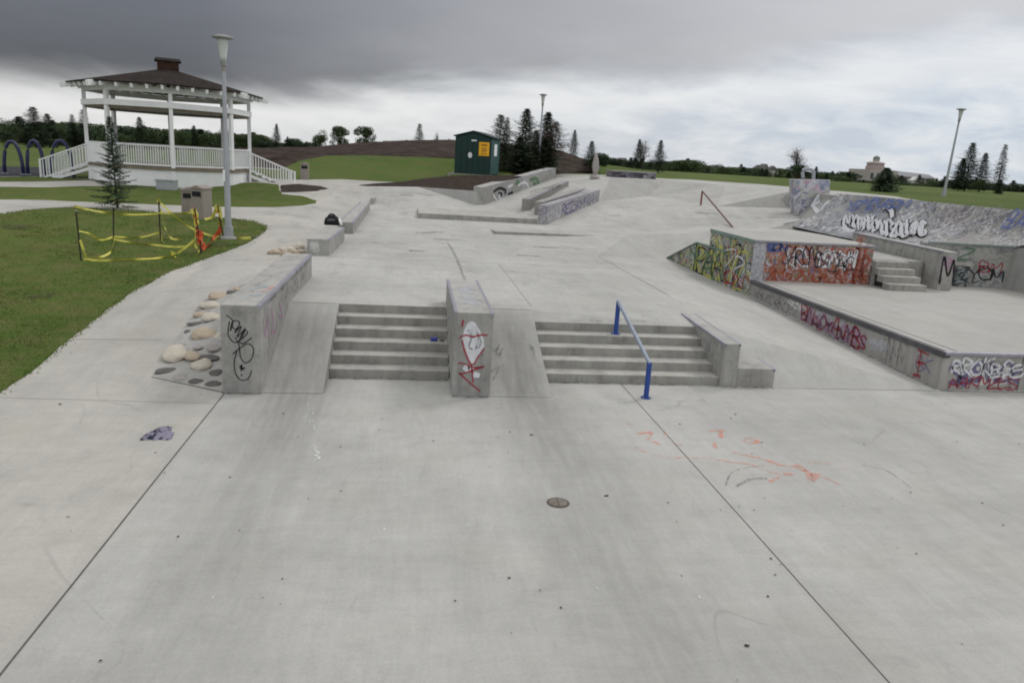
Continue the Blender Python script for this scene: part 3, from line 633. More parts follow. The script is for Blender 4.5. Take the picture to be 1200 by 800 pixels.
def rag():
    m,nt,b=newmat('patterned rag',.9,.1); N=NT(nt); P=N.n('ShaderNodeTexCoord').outputs['Object']; f,_=N.noise(P,11,3,.6); g_,_=N.noise(P,40,2)
    N.l(N.mix(N.ramp(f,[(.42,0),(.5,1)]),(.035,.037,.06),N.mix(g_,(.20,.19,.26),(.28,.26,.33))),b.inputs['Base Color']); return m
cloth('crumpled_rag',G(187,509),.17,.24,.07,rag(),'crumpled mauve and black rag left lying on the walkway','rag',3)
s=Wpl(503,392,(0,12.99,0),(0,-1,0)); root=thing('drink_can',(.42,12.85,.451),'small blue drink can lying on the left stair flight','can')
mb=MB(); mb.tube([(-.06,0,.033),(-.055,0,.033),(.055,0,.033),(.06,0,.033)],[.026,.033,.033,.026],14); mb.build('can_body',flat('blue can',(.02,.04,.30),.35,.5,.2,10),root)
mb=MB(); mb.tube([(.0605,0,.033),(.063,0,.033)],[.026,.024],14); mb.build('can_lid',M_steel,root)
blobm=cloth('scrap_wad',(.565,12.85,.45),.045,.035,.03,M_joint,'small grey wad of litter beside the blue can','litter',5)
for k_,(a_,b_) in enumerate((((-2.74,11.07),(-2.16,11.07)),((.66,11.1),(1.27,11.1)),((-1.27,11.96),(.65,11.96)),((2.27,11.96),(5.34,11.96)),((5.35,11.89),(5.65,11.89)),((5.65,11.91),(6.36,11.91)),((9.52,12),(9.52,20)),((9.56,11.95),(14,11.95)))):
    jm=MB(); strip(a_,b_,.06,jm,.0055 if k_!=7 else .008,.12); jm.build('contact_shade',S['smudge'],FLOOR,fix=False); jm=MB(); strip(a_,b_,.16,jm,.005,.25); jm.build('contact_shade',S['faint'],FLOOR,fix=False)  # contact shade painted as dark strips along the feet of the blocks
mb=MB()
for k in range(14): y=11.6+k*.34; ribbon(mb,[onright(y,1.27+.065*(y-11.1)/5.4),onright(y+.36,1.265+.065*(y-11.1)/5.4)],.06,nx,.007,wob=.6)
local(r1,mb).build('wax_mark',S['smudge'],r1,fix=False)
# ------------------------------------------------------------------ cobble patches
mb=MB(); ring=[G(178,442),G(200,408),G(222,375),G(245,350),G(275,335),G(290,331)]; inner=[Vector((-2.735,11.1,0)),Vector((-2.735,11.9,0)),Vector((-2.735,12.9,0)),Vector((-2.735,13.9,0)),Vector((-2.735,15.3,0)),Vector((-2.735,15.6,0))]
def hb(y): return .02+.16*max(0,min(1,(y-11.3)/2))
for a in inner: a.z=zf(-2.75,a.y)+hb(a.y)
n0=len(ring); vs=[p+Vector((0,0,.012)) for p in ring]+inner; mb.add(vs,[(i,i+1,n0+i+1,n0+i) for i in range(n0-1)])
bed=mb.build('cobble_bed',M_block,None,fix=False); tag(bed,kind='structure')
def bedz(p):
    import bisect
    x,y=p.x,p.y; lx=None
    for i in range(n0-1):
        if min(ring[i].y,ring[i+1].y)<=y<=max(ring[i].y,ring[i+1].y): t=(y-ring[i].y)/(ring[i+1].y-ring[i].y+1e-9); lx=ring[i].x+(ring[i+1].x-ring[i].x)*t
    lx=lx if lx is not None else -3.9
    t=max(0,min(1,(x-lx)/(-2.735-lx+1e-9))); return zf(x,y)*1.0+.012*(1-t)+t*hb(y)
def rockmesh(seed,rx,ry,rz):
    rr=random.Random(seed); bm=bmesh.new(); bmesh.ops.create_icosphere(bm,subdivisions=3,radius=1)
    ph=[rr.uniform(0,6) for _ in range(6)]
    for v in bm.verts:
        x,y,z=v.co; k=1+.09*math.sin(3*x+ph[0])+.10*math.sin(3*y+ph[1]+z)+.06*math.sin(5*z+4*x+ph[2])+.04*math.sin(9*x+7*y+ph[3])+.03*math.sin(11*y-8*z+ph[4])
        v.co=Vector((x*rx*k,y*ry*k,z*rz*k*(1 if z>0 else .6)))
    me=bpy.data.meshes.new('cobble'); bm.to_mesh(me); bm.free()
    for p in me.polygons: p.use_smooth=True
    return me
RL={0:'tan sandstone cobble',1:'pale cream cobble',2:'dark brown cobble',3:'small grey cobble'}
def rock(px,py,w,h,mi,label,grp,rot=0,bz=None,flatk=.55):
    g=G(px,py); 
    if bz:
        for _ in range(12): z=bz(g); g=W(px,py,z)
    d=(g-O).length; rx=w/880*d/2; ry=max(h/880*d*1.3,rx*.6)/1.4; rzz=min(rx,ry)*flatk
    me=rockmesh(int(px*7+py),rx,ry,rzz); me.materials.append(M_rock[mi]); o=bpy.data.objects.new('cobble',me); C.objects.link(o); o.location=g+Vector((0,0,rzz*.25)); o.rotation_euler=(math.radians(12) if bz else 0,0,math.radians(rot)); tag(o,label,'cobble',grp)
G1='cobbles set beside the tall tagged ledge'
q=lambda x,y:(170+x/5.333,320+y/5.333)
for (x,y,w,h,mi,rot,lab,fk) in [(190,510,27,19,1,10,'large pale round cobble at the left edge of the cobble bed',.6),(352,578,21,14,1,0,'pale oval cobble near the bottom of the cobble bed',.6),(300,520,16,13,0,20,'tan cobble between the two pale round ones',.5),(370,390,26,14,0,15,'large tan cobble in the middle of the cobble bed',.6),(415,280,20,10,1,35,'pale long cobble leaning against the tagged ledge',.6),(405,208,22,10,1,10,'creamy flat cobble second from the top of the bed',.6),(455,150,20,9,0,10,'tan cobble topmost on the cobble bed',.6),(345,265,15,8,0,10,'small tan cobble left of the long pale one',.6),(310,318,15,5,2,25,'thin dark cobble on the left rim halfway up',.3),(272,372,11,6,2,15,'small dark brown cobble on the upper left rim',.4),(140,608,26,6,2,35,'long dark sliver cobble at the lower left corner',.25),(322,675,17,6,2,15,'dark oval cobble on the bottom rim of the bed',.3),(428,692,16,8,2,-5,'dark round cobble touching the foot of the ledge',.3),(440,625,13,8,2,0,'brown cobble just above the dark round one by the ledge',.35),(225,650,14,7,3,10,'flat grey cobble sunk low in the bed',.25),(400,530,24,7,2,-10,'long dark cobble lying against the ledge middle',.3),(430,468,15,9,3,30,'grey cobble against the ledge above the long dark one',.4),(330,465,11,5,3,20,'little grey cobble under the large tan one',.35),(455,392,8,8,1,0,'small cream cobble wedged against the ledge',.5),(540,120,10,5,2,20,'small dark cobble at the top tip of the bed',.4),(575,100,9,4,0,20,'smallest tan cobble at the very top of the bed',.5),(350,225,9,6,3,0,'grey pebble beside the creamy flat cobble',.4)]:
    px,py=q(x,y); rock(px,py,w*1.0,h*1.0,mi,lab,G1,rot,bedz,fk*.72)
G2='cobbles heaped against the second ledge'
for (px,py,w,h,mi,lab) in [(322,297,14,6,0,'tan cobble at the left end of the far heap'),(331,295,12,7,1,'cream cobble second from the left in the far heap'),(340,294,12,9,1,'cream cobble standing in the middle of the far heap'),(349,291,14,11,1,'tallest cream cobble of the far heap by the ledge'),(336,299,12,5,0,'flat tan cobble in front of the far heap'),(346,297,12,6,0,'tan cobble lying in front of the tallest cream one'),(354,296,9,8,1,'cream cobble touching the second ledge')]:
    rock(px,py,w,h,mi,lab,G2,0,None,.75)
# ------------------------------------------------------------------ far left ledges, bag
r5,_,_,L5,H5=block('concrete_ledge',[(-2.70,20.0),(-2.14,20.0),(-2.05,23.4),(-2.61,23.4)],.9,1.33,1.33,'concrete ledge carrying the black bag','ledge'); coping(r5,L5,H5,[(1,2)])
mb=MB(); blob(mb,Vector((-2.5,20.0,1.12)),.13,.16,(0,-1,0),.004,j=.3); local(r5,mb).build('white_smear',S['chalk'],r5,fix=False)
r6,_,_,L6,H6=block('concrete_ledge',[(-2.42,25.4),(-1.95,25.4),(-2.0,36.0),(-2.45,36.0)],.9,1.31,1.33,'long low concrete ledge behind the black bag','ledge',backz=.95); coping(r6,L6,H6,[(1,2),(3,0)])
r7,_,_,L7,H7=block('kerb_block',[tuple(W(434,242,1.0)[:2]),tuple(W(439,242,1.0)[:2]),tuple((W(439,242,1.0)+Vector((0,1.2,0)))[:2]),tuple((W(434,242,1.0)+Vector((0,1.2,0)))[:2])],.98,1.4,1.4,'small concrete stub past the end of the long low ledge','ledge')
bp=W(388,264,1.33); root=thing('duffel_bag',(bp.x+.05,bp.y-.1,1.33),'black bag with a white flap sitting on the ledge','bag')
def loft(mb,secs,n=16,mi=0):
    vs=[];fs=[]
    for (x,ry,rz,cz) in secs:
        for k in range(n):
            t=2*PI*k/n; cy=math.copysign(abs(math.cos(t))**.7,math.cos(t)); sz=math.copysign(abs(math.sin(t))**.7,math.sin(t)); vs.append((x,ry*cy,cz+rz*sz))
    for i in range(len(secs)-1):
        for k in range(n): j=(k+1)%n; fs.append((i*n+k,i*n+j,(i+1)*n+j,(i+1)*n+k))
    fs.append(tuple(reversed(range(n)))); fs.append(tuple((len(secs)-1)*n+k for k in range(n))); mb.add(vs,fs,mi)
mb=MB(); loft(mb,[(-.24,.08,.06,.08),(-.21,.14,.11,.12),(-.08,.17,.16,.17),(.05,.17,.17,.18),(.18,.14,.12,.13),(.22,.09,.07,.08)]); mb.build('bag_body',M_black,root,smooth=True)
mb=MB(); mb.tube(spline([(-.14,-.1,.26),(-.06,-.12,.36),(.04,-.12,.36),(.1,-.1,.28)]),.016,8); mb.build('handle',M_black,root,smooth=True)
mb=MB(); loft(mb,[(-.14,.02,.02,.17),(-.10,.04,.04,.18),(.04,.04,.04,.19),(.10,.02,.02,.18)],10); mb.v=[(x,y-.145,z) for x,y,z in mb.v]; mb.build('front_pocket',flat('grey pocket',(.10,.10,.12),.7,.3,.2,10),root,smooth=True)
mb=MB(); loft(mb,[(.14,.06,.05,.14),(.20,.10,.10,.15),(.26,.08,.08,.10),(.29,.04,.03,.06)],12); mb.build('white_flap',M_white,root,smooth=True)
# ------------------------------------------------------------------ low pads and climbing ledges at the back
root=thing('low_pad',(3,33.5,.9),'long low concrete step crossing the back of the court','kerb'); mb=MB()
mb.hexa([(-2.78,0,-.05),(2.8,-.02,-.05),(2.0,3.6,.1),(-2.8,3.8,.1)],[(-2.78,0,.23),(2.8,-.02,.22),(2.0,3.6,.235),(-2.8,3.8,.21)]); mb.build('slab',M_step,root,bevel=.02)
c2l,c2r=W(580,275,.9),W(738,278,.92)
root=thing('low_kerb',(c2l.x,c2l.y,.9),'thin low concrete kerb in front of the long step','kerb'); mb=MB(); d=c2r-c2l
mb.hexa([(0,0,-.03),(d.x,d.y,-.06),(d.x,d.y+2.0,-.06),(0,2.2,-.03)],[(0,0,.13),(d.x,d.y,.035),(d.x,d.y+2.0,.004),(0,2.2,.012)]); mb.build('slab',M_step,root,bevel=.02)
GL='concrete ledges climbing the back bank'
def climb(fl,er,z0,h0,h1,w,label,mat):
    d=Vector((er.x-fl.x,er.y-fl.y,0)).normalized(); s=Vector((-d.y,d.x,0))*w   # to the left
    root=thing('climbing_ledge',(fl.x,fl.y,z0),label,'ledge',GL); e=er-Vector((fl.x,fl.y,z0)); f=Vector((0,0,0))
    lo=[f+Vector((0,0,-.1)),e+Vector((0,0,-.15)),e+s+Vector((0,0,-.15)),s+Vector((0,0,-.1))]; hi=[f+Vector((0,0,h0)),e+Vector((0,0,h1)),e+s+Vector((0,0,h1)),s+Vector((0,0,h0))]
    mb=MB(); mb.hexa(lo,hi); mb.build('body',mat,root,bevel=.02)
    L=[Vector((p.x,p.y,0)) for p in lo]; H=[p.z for p in hi]; coping(root,L,H,[(0,1)],h=.05,w=.06); return root,d,Vector((d.y,-d.x,0)),fl,er
M_g1=mural('busy grey tags',[(.24,.25,.25),(.36,.36,.37),(.20,.22,.22)],.9,.3,base=(.33,.33,.31))
M_g2=mural('purple grey tags',[(.22,.21,.25),(.30,.26,.32),(.40,.39,.42)],1.3,.4,base=(.33,.325,.32))
cl1=climb(L1a,L1b,1.12,.95,.62,.7,'highest climbing ledge with the black and white mural, nearest the green shed',M_block)
cl2=climb(W(620,250,1.08),W(666,222,2.15),1.08,.70,.5,.42,'second climbing ledge behind the short tapering one',M_dark)
cl3=climb(W(636,254,1.04),W(690,229.5,1.85),1.04,.70,.5,.45,'slim climbing ledge just behind the nearest purple tagged one',M_dark)
cl4=climb(Vector((L4a.x-.0,L4a.y,.92)),L4b,.92,.82,.62,.42,'nearest climbing ledge with purple lettering on its side',M_g2)
def wallstrokes(cl,col,strokes,w,name,off=.01,mi=0):
    root,d,nn,fl,er=cl; mb=MB()
    for L in strokes: ribbon(mb,[Wpl(p[0],p[1],fl,nn) for p in L],w,nn,off)
    local(root,mb).build(name,col,root,fix=False)
z=lambda x,y:(540+x/5.4545,180+y/5.4545)
mb=MB(); root,d,nn,fl,er=cl1
for (x,y,a,b_) in ((255,270,.40,.38),(305,240,.25,.45),(410,215,.35,.5),(340,290,.5,.25)): blob(mb,Wpl(*z(x,y),fl,nn),a,b_,nn,.006,j=.25,ex=d)
local(root,mb).build('pale_mural_fill',S['lightgrey'],root,fix=False)
wallstrokes(cl1,S['black'],[[z(210,245),z(245,222),z(285,235),z(280,260)],[z(215,290),z(250,320),z(300,315)],[z(240,250),z(262,262),z(240,285)],[z(300,260),z(330,250),z(320,270)],[z(285,295),z(300,305)]],.16,'black_mural_shape',.014)
wallstrokes(cl1,S['white'],[[z(205,260),z(225,295),z(260,310)],[z(250,262),z(240,280),z(258,285)],[z(365,205),z(400,185),z(425,200),z(430,235),z(415,250)],[z(300,215),z(330,200)]],.14,'white_mural_shape',.02)
wallstrokes(cl1,S['green'],[[z(350,195),z(365,180),z(375,200)],[z(440,170),z(480,160),z(500,200),z(460,190)]],.25,'green_mural_shape',.016)
wallstrokes(cl1,S['cyan'],[[z(320,320),z(350,318),z(368,300)]],.3,'cyan_mural_shape',.012)
wallstrokes(cl1,S['pink'],[[z(200,325),z(230,335),z(290,328)]],.14,'pink_mural_shape',.012)
wallstrokes(cl2,S['smudge'],[[z(440,245),z(560,215),z(640,200)],[z(560,230),z(640,205)]],.16,'grey_smear')
mb=MB(); root,d,nn,fl,er=cl4; rr=random.Random(4); e=er-fl
scribble(mb,Vector((fl.x,fl.y,fl.z+.12))+e*.25,e*.62,Vector((0,0,.5)),nn,9,.07,.012,rng=rr); local(root,mb).build('purple_lettering',S['purple'],root,fix=False)
# ------------------------------------------------------------------ right platform
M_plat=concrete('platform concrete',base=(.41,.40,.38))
root=thing('platform',(9.56,12.0,0),'wide low concrete platform with a waxed black edge','platform')
mb=MB(); mb.hexa([(0,0,-.05),(14,0,-.05),(14,14,-.05),(0,14,-.05)],[(0,0,.70),(14,0,.71),(14,14,.70),(0,14,.70)]); mb.build('deck',M_plat,root,bevel=.012)
mb=MB(); a=[(-.03,-.02,.60),(-.03,-.02,.712),(.10,-.02,.712),(.10,-.02,.60)]; mb.hexa(a,[(x,y+8.1,zz) for x,y,zz in a]); mb.build('edge_coping',M_copingdark,root,bevel=.01)
mb=MB(); a=[(.0,-.035,.655),(.0,.06,.655),(.0,.06,.714),(.0,-.035,.714)]; mb.hexa(a,[(x+14,y,zz+.01) for x,y,zz in a]); mb.build('edge_coping',M_coping,root,bevel=.006)
mb=MB(); mb.box(.30,.34,.02,8.0,.7035,.7055); mb.build('edge_joint',M_jointf,root)
lf=lambda y,z_:Vector((9.56,12+y,z_)); nl=(-1,0,0); rr=random.Random(9)
def gz(y): return zf(9.49,12+y)
for nm_,col,y0,y1,k,w,h_,z_ in (('pink_lettering',S['pink'],2.4,5.1,9,.10,.3,.08),('red_lettering',S['red'],2.3,5.1,10,.048,.36,.05),('grey_lettering',S['smudge'],5.3,7.8,10,.045,.28,.04),('black_lettering',S['smudge'],1.05,1.8,4,.035,.45,.05),('grey_scribble',S['faint'],3.0,4.6,9,.03,.4,.02),('purple_lettering',S['purple'],.25,.7,2,.02,.3,.2),('black_scribble',S['smudge'],5.6,7.0,8,.02,.18,.22)):
    mb=MB(); scribble(mb,lf(y1,gz(y1)+z_),Vector((0,y0-y1,gz(y0)-gz(y1))),Vector((0,0,h_)),nl,k,w,.012,rng=rr,loops=8); local(root,mb).build(nm_,col,root,fix=False)
mb=MB()
for L in ([(.62,.58),(.60,.10)],[(.72,.57),(.38,.55)],[(.68,.34),(.45,.36)],[(.72,.08),(.5,.1)]): ribbon(mb,[lf(*p) for p in L],.045,nl,.013,wob=.4)
local(root,mb).build('red_initial',S['red'],root,fix=False)
nf=(0,-1,0); ff=lambda x,z_:Vector((x,12.0,z_))
for col,nm_,zz,hh,w,sd in ((S['purple'],'purple_lettering',.16,.36,.08,1),(S['red'],'red_lettering',.04,.22,.03,2),(S['white'],'white_lettering',.28,.28,.045,3),(S['smudge'],'grey_lettering',.05,.45,.02,4),(S['smudge'],'black_lettering',.46,.12,.02,6)):
    mb=MB(); rr=random.Random(sd); scribble(mb,ff(9.75 if sd!=6 else 10.4,zz),Vector((1.4 if sd!=6 else .6,0,0)),Vector((0,0,hh)),nf,7,w,.006+.002*sd,rng=rr,loops=7)
    local(root,mb).build(nm_,col,root,fix=False)
mb=MB(); mb.box(11.14-9.56,11.16-9.56,-.006,.03,.0,.66); mb.build('wall_joint',M_joint,root)
for y_,z_,a_,b_ in ((3.0,.42,.5,.12),(4.2,.45,.6,.12),(5.4,.5,.5,.10),(1.9,.35,.35,.14)):
    mb=MB(); blob(mb,lf(y_,z_),a_,b_,nl,.006,j=.3,ex=(0,1,0)); local(root,mb).build('buffed_patch',S['lightgrey'] if y_<5 else S['chalk'],root,fix=False)
mb=MB(); blob(mb,Vector((10.4,12.0,.32)),.68,.20,(0,-1,0),.004,j=.2); local(root,mb).build('buffed_patch',S['chalk'],root,fix=False)
# graffiti box
M_box=mural('red orange mural',[(.25,.13,.07),(.30,.09,.05),(.33,.32,.35),(.28,.06,.05),(.12,.13,.20),(.34,.33,.34)],1.9,.7,base=(.25,.19,.13),lines=((.05,.05,.07),(.58,.57,.60),(.45,.08,.05)))
M_side=mural('green yellow mural',[(.38,.40,.12),(.09,.16,.09),(.07,.08,.10),(.36,.10,.10),(.44,.48,.22)],1.8,.7,base=(.33,.34,.32))
bx=thing('graffiti_box',(9.5,20.1,.7),'high concrete box covered in red, orange and green graffiti','ledge')
mb=MB(); mb.box(0,3.65,0,3.2,-.6,1.08); mb.build('body',M_side,bx,bevel=.01)
mb=MB(); mb.box(.02,3.63,-.012,.0,.0,1.05); mb.build('painted_front',M_box,bx)
mb=MB(); mb.box(.004,.38,-.016,-.0125,.0,1.05); mb.build('bare_end_panel',S['lightgrey'],bx)
mb=MB(); mb.box(-.02,3.67,-.035,3.22,1.081,1.14); t=mb.build('top_slab',M_plat,bx,bevel=.01)
mb=MB(); mb.box(-.03,.0,-.04,3.2,1.04,1.143); mb.build('edge_coping',flat('greenish coping',(.16,.22,.19),.5,.4,.3,5),bx)
mb=MB(); mb.box(0,3.67,-.045,-.034,1.085,1.135); mb.build('edge_coping',M_coping,bx)
nf=(0,-1,0); bf=lambda x,z_:Vector((9.5+x,20.088,.7+z_)); rr=random.Random(21)
for col,nm_,args in ((c0,n0_,[a0]) for c0,n0_,as_ in (('blue','blue_burst',[(.42,.85,.55,.2,3,.09)]),('orangered','red_lettering',[(.5,.0,1.0,.35,4,.06),(1.9,.0,.9,.3,4,.07),(2.9,.05,.7,.95,3,.12)]),('white','white_lettering',[(1.9,.5,1.2,.45,5,.07),(1.0,.45,.8,.5,3,.035)]),('black','black_lettering',[(.9,.45,1.2,.5,6,.035),(2.0,.4,1.1,.5,4,.03)]),('pink','pink_lettering',[(1.4,.5,1.2,.4,4,.045)])) for a0 in as_):
    mb=MB()
    for (x,zz,L,h,k,w) in args: scribble(mb,bf(x,zz),Vector((L,0,0)),Vector((0,0,h)),nf,k,w,{'blue':.004,'orangered':.006,'pink':.008,'white':.010,'black':.012}[col],rng=rr)
    local(bx,mb).build(nm_,S[col],bx,fix=False)
sf=lambda y,z_:Vector((9.5,20.1+y,.5+z_))
for col,nm_,k,w,sd in (('yellow','yellow_lettering',4,.10,1),('black','black_lettering',6,.04,2),('white','white_lettering',3,.04,3),('red','red_lettering',4,.05,4)):
    mb=MB(); scribble(mb,sf(2.9,-.1),Vector((0,-2.6,0)),Vector((0,0,1.15 if col!='red' else .4)),(-1,0,0),k,w,.004+.002*sd,rng=random.Random(sd+30)); local(bx,mb).build(nm_,S[col],bx,fix=False)
wd=thing('wedge_ledge',(9.46,23.4,.3),'lower graffiti ledge with a sloping wedge end beside the high box','ledge')
mb=MB(); P=[(0,-1.6,-.1),(0,.9,-.1),(0,3.9,.02),(0,.9,.98),(0,-1.6,.98)]; vs=P+[(3.4,y,zz) for _,y,zz in P]; mb.add(vs,[(0,1,2,3,4),(9,8,7,6,5),(0,5,6,1),(1,6,7,2),(2,7,8,3),(3,8,9,4),(4,9,5,0)]); mb.build('body',M_side,wd,bevel=.01)
mb=MB(); mb.beam((-.01,-1.6,.99),(-.01,.9,.99),.06,.05); mb.beam((-.01,.9,.985),(-.01,3.8,.06),.05,.04); mb.build('edge_coping',flat('green edge',(.13,.20,.17),.5,.4,.3,5),wd)
for col,nm_,k,w,sd in (('black','black_lettering',3,.06,2),('yellow','yellow_lettering',3,.14,1),('green','green_lettering',3,.10,3)):
    mb=MB(); scribble(mb,Vector((9.46,24.2,.35)),Vector((0,-2.3,0)),Vector((0,0,.85)),(-1,0,0),k,w,.006+.002*sd,rng=random.Random(sd+50)); local(wd,mb).build(nm_,S[col],wd,fix=False)
mb=MB(); mb.box(-.006,.03,.55,.95,.0,.95); mb.build('dark_panel',flat('green black paint',(.03,.07,.055),.8,.2,.3,5),wd)
# small stairs, landing, walls on the platform
ls=thing('small_stair',(13.15,19.15,.7),'little concrete stair climbing to the landing on the platform','stairs','concrete stair flights')
for k in range(4):
    mb=MB(); mb.box(0-.0,1.15,k*.30,k*.30+.31 if k<3 else k*.3+.25,k*.175-.01,(k+1)*.175); mb.build('step',M_step,ls,bevel=.012)
ld=thing('landing_block',(13.17,20.3,.7),'raised concrete landing at the top of the little stair','platform'); mb=MB(); mb.hexa([(0,0,-.01),(1.75,0,-.01),(1.75,2.8,-.01),(0,2.8,-.01)],[(0,0,.72),(1.75,0,.72),(1.75,2.8,.74),(0,2.8,.74)]); mb.build('body',M_block,ld,bevel=.015)
mb=MB(); mb.box(-.9+.9,.04+.02,-.35,-.01,-.01,.70); mb.v=[(x,y+0,z_) for x,y,z_ in mb.v]; mb.build('cheek',M_block,ld)
wc=thing('sloping_ledge_wall',(14.95,21.9,.7),'plain concrete wall behind the little stair','wall'); mb=MB(); mb.hexa([(0,-2.3,0),(.45,-2.3,0),(.45,2.3,0),(0,2.3,0)],[(0,-2.3,1.10),(.45,-2.3,1.10),(.45,2.3,1.18),(0,2.3,1.18)]); mb.build('body',M_block,wc,bevel=.015)
mb=MB(); mb.box(-.006,.46,-2.31,2.31,1.06,1.10); 
mb2=MB(); mb2.beam((-.005,-2.3,1.10),(-.005,2.3,1.18),.05,.04); mb2.build('edge_coping',M_coping,wc)
mb=MB(); scribble(mb,Vector((14.95,23.9,1.4)),Vector((0,-.5,0)),Vector((0,0,.4)),(-1,0,0),2,.10,.006,rng=random.Random(3)); local(wc,mb).build('red_scribble',S['orange'],wc,fix=False)
mb=MB(); scribble(mb,Vector((14.98,19.598,.8)),Vector((.40,0,0)),Vector((0,0,.9)),(0,-1,0),1,.08,.006,rng=random.Random(5),loops=12); local(wc,mb).build('dark_scribble',S['black'],wc,fix=False)
mb=MB(); scribble(mb,Vector((14.98,19.598,1.3)),Vector((.40,0,0)),Vector((0,0,.4)),(0,-1,0),1,.07,.005,rng=random.Random(8),loops=9); local(wc,mb).build('pink_scribble',S['pink'],wc,fix=False)
dA,dB=Vector((15.45,21.0,.7)),Vector((18.6,20.2,.7)); e=(dB-dA); dn=e.normalized(); nn=Vector((dn.y,-dn.x,0)); bk=-nn
gw=thing('graffiti_wall',dA,'tall concrete wall with dark tags at the back of the platform','wall'); mb=MB(); E_=e*1.03
mb.hexa([Vector((0,0,0)),E_,E_+bk*.6,bk*.6],[Vector((0,0,1.22)),E_+Vector((0,0,1.27)),E_+bk*.6+Vector((0,0,1.27)),bk*.6+Vector((0,0,1.22))]); mb.build('body',M_g1,gw,bevel=.015)
mb=MB(); mb.beam(Vector((0,0,1.245))+nn*.01,E_+Vector((0,0,1.295))+nn*.01,.08,.05); mb.build('edge_coping',flat('teal coping',(.25,.30,.29),.5,.4,.3,4),gw)
for col,nm_,L in (('black','black_tag',[(.40,.15,.30,.5,3,.04),(.45,.5,.12,.3,1,.04)]),('green','green_tag',[(.30,.8,.12,.3,1,.08)]),('red','red_tag',[(.48,.45,.2,.3,2,.03)]),('smudge','grey_tag',[(.02,.75,.25,.35,3,.05)])):
    mb=MB()
    for (u,v,l,h,k,w) in L[:1]: scribble(mb,dA+e*u+Vector((0,0,v)),e*l,Vector((0,0,h)),nn,k,w,.008,rng=random.Random(int(u*99)+k)); 
    local(gw,mb).build(nm_,S[col],gw,fix=False)
al=thing('alcove_block',dA+e*.03+nn*.02,'dark painted recess block under a slab beside the small stair','block'); mb=MB(); w_=e*.34
mb.hexa([Vector((0,0,0)),w_,w_+nn*.25,nn*.25][::-1],[Vector((0,0,.62)),w_+Vector((0,0,.62)),w_+nn*.25+Vector((0,0,.62)),nn*.25+Vector((0,0,.62))][::-1]); mb.build('body',mural('dark mural',[(.05,.06,.06),(.14,.20,.18),(.03,.03,.035),(.30,.34,.34)],2.5,1.1,base=(.08,.09,.09)),al,bevel=.01)
mb=MB(); mb.hexa([Vector((0,0,.623))-dn*.05,w_+dn*.05+Vector((0,0,.623)),w_+dn*.05+nn*.3+Vector((0,0,.623)),nn*.3-dn*.05+Vector((0,0,.623))][::-1],[Vector((0,0,.70))-dn*.05,w_+dn*.05+Vector((0,0,.70)),w_+dn*.05+nn*.3+Vector((0,0,.70)),nn*.3-dn*.05+Vector((0,0,.70))][::-1]); mb.build('top_slab',M_block,al)
# quarter pipe
M_qp1=mural('blue grey tags',[(.20,.215,.27),(.24,.24,.25),(.33,.33,.33),(.17,.17,.18),(.25,.27,.31)],.8,.75,base=(.28,.28,.28))
M_qp2=mural('grey wild tags',[(.24,.23,.26),(.33,.32,.34),(.17,.17,.19),(.30,.26,.25)],1.0,.5,base=(.30,.295,.285))
qp=thing('quarter_pipe',(19,28,1.3),'curved concrete quarter pipe wall with white bubble letters','ramp')
rows1=[[(17.2,33.6,1.35),(17.1,30,1.3),(16.95,25.3,1.3)],[(18.2,33,1.75),(18.35,30,1.75),(18.2,26,1.75)],[(18.9,33,2.3),(19.2,30,2.3),(19.1,26.1,2.3)],[(19.35,33,2.9),(19.75,30,2.9),(19.65,26.3,2.9)]]
rows2=[[(16.95,25.3,1.3),(16.6,21.35,1.3)],[(18.2,26,1.75),(17.7,20.95,1.75)],[(19.1,26.1,2.3),(18.3,18.6,2.3)],[(19.65,26.3,2.9),(18.75,18.4,2.9)]]
def sheet(rows,nm_,mat,off):
    mb=MB(); m=len(rows[0]); cols=[spline([Vector(r[c_])+off for r in rows],6) for c_ in range(m)]
    K=len(cols[0]); vs=[v for c_ in cols for v in c_]; fs=[(c_*K+i,(c_+1)*K+i,(c_+1)*K+i+1,c_*K+i+1) for c_ in range(m-1) for i in range(K-1)]
    mb.add(vs,fs); local(qp,mb).build(nm_,mat,qp,smooth=True,fix=False)
OFF=Vector((-.10,0,.10))
sheet(rows1,'far_face',M_qp1,OFF); sheet(rows2,'near_face',M_qp2,OFF)
mb=MB()
P=[(19.35,33,2.93),(19.75,30,2.93),(19.65,26.3,2.93),(18.75,18.4,2.93)]
mb.tube([Vector(p)-Vector((.06,.02,0)) for p in P],.05,8); local(qp,mb).build('lip_coping',M_coping,qp)
w3=lambda x,y:G(980+x/5,190+y/5)+Vector((-.14,0,.14)); nq=(-.8,0,.6)
rr=random.Random(16)
mb=MB(); mbk=MB()
for i in range(17):
    cx=78+i*28; cy=372+(5*i if i<9 else 45)-18*(i in(5,6,7))+rr.uniform(-10,10); g_=rr.choice(GLY); k=rr.uniform(.85,1.25)
    for st in g_:
        pts=[w3(cx+(x-.5)*38*k+rr.uniform(-5,5),cy-(y-.5)*70*k+rr.uniform(-6,6)) for x,y in st]
        ribbon(mbk,[p+Vector((-.0,.05,-.03)) for p in pts],.27,nq,.01); ribbon(mb,pts,.15,nq,.03,wob=.3)
pts=[w3(*p) for p in ((290,300),(310,285),(340,310),(345,350))]; ribbon(mbk,pts,.3,nq,.01); ribbon(mb,pts,.17,nq,.03)
pts=[w3(*p) for p in ((60,395),(80,420),(125,430))]; ribbon(mbk,pts,.36,nq,.01); ribbon(mb,pts,.20,nq,.03)
local(qp,mbk).build('letter_outline',S['black'],qp,fix=False); local(qp,mb).build('white_bubble_letters',S['white'],qp,fix=False)
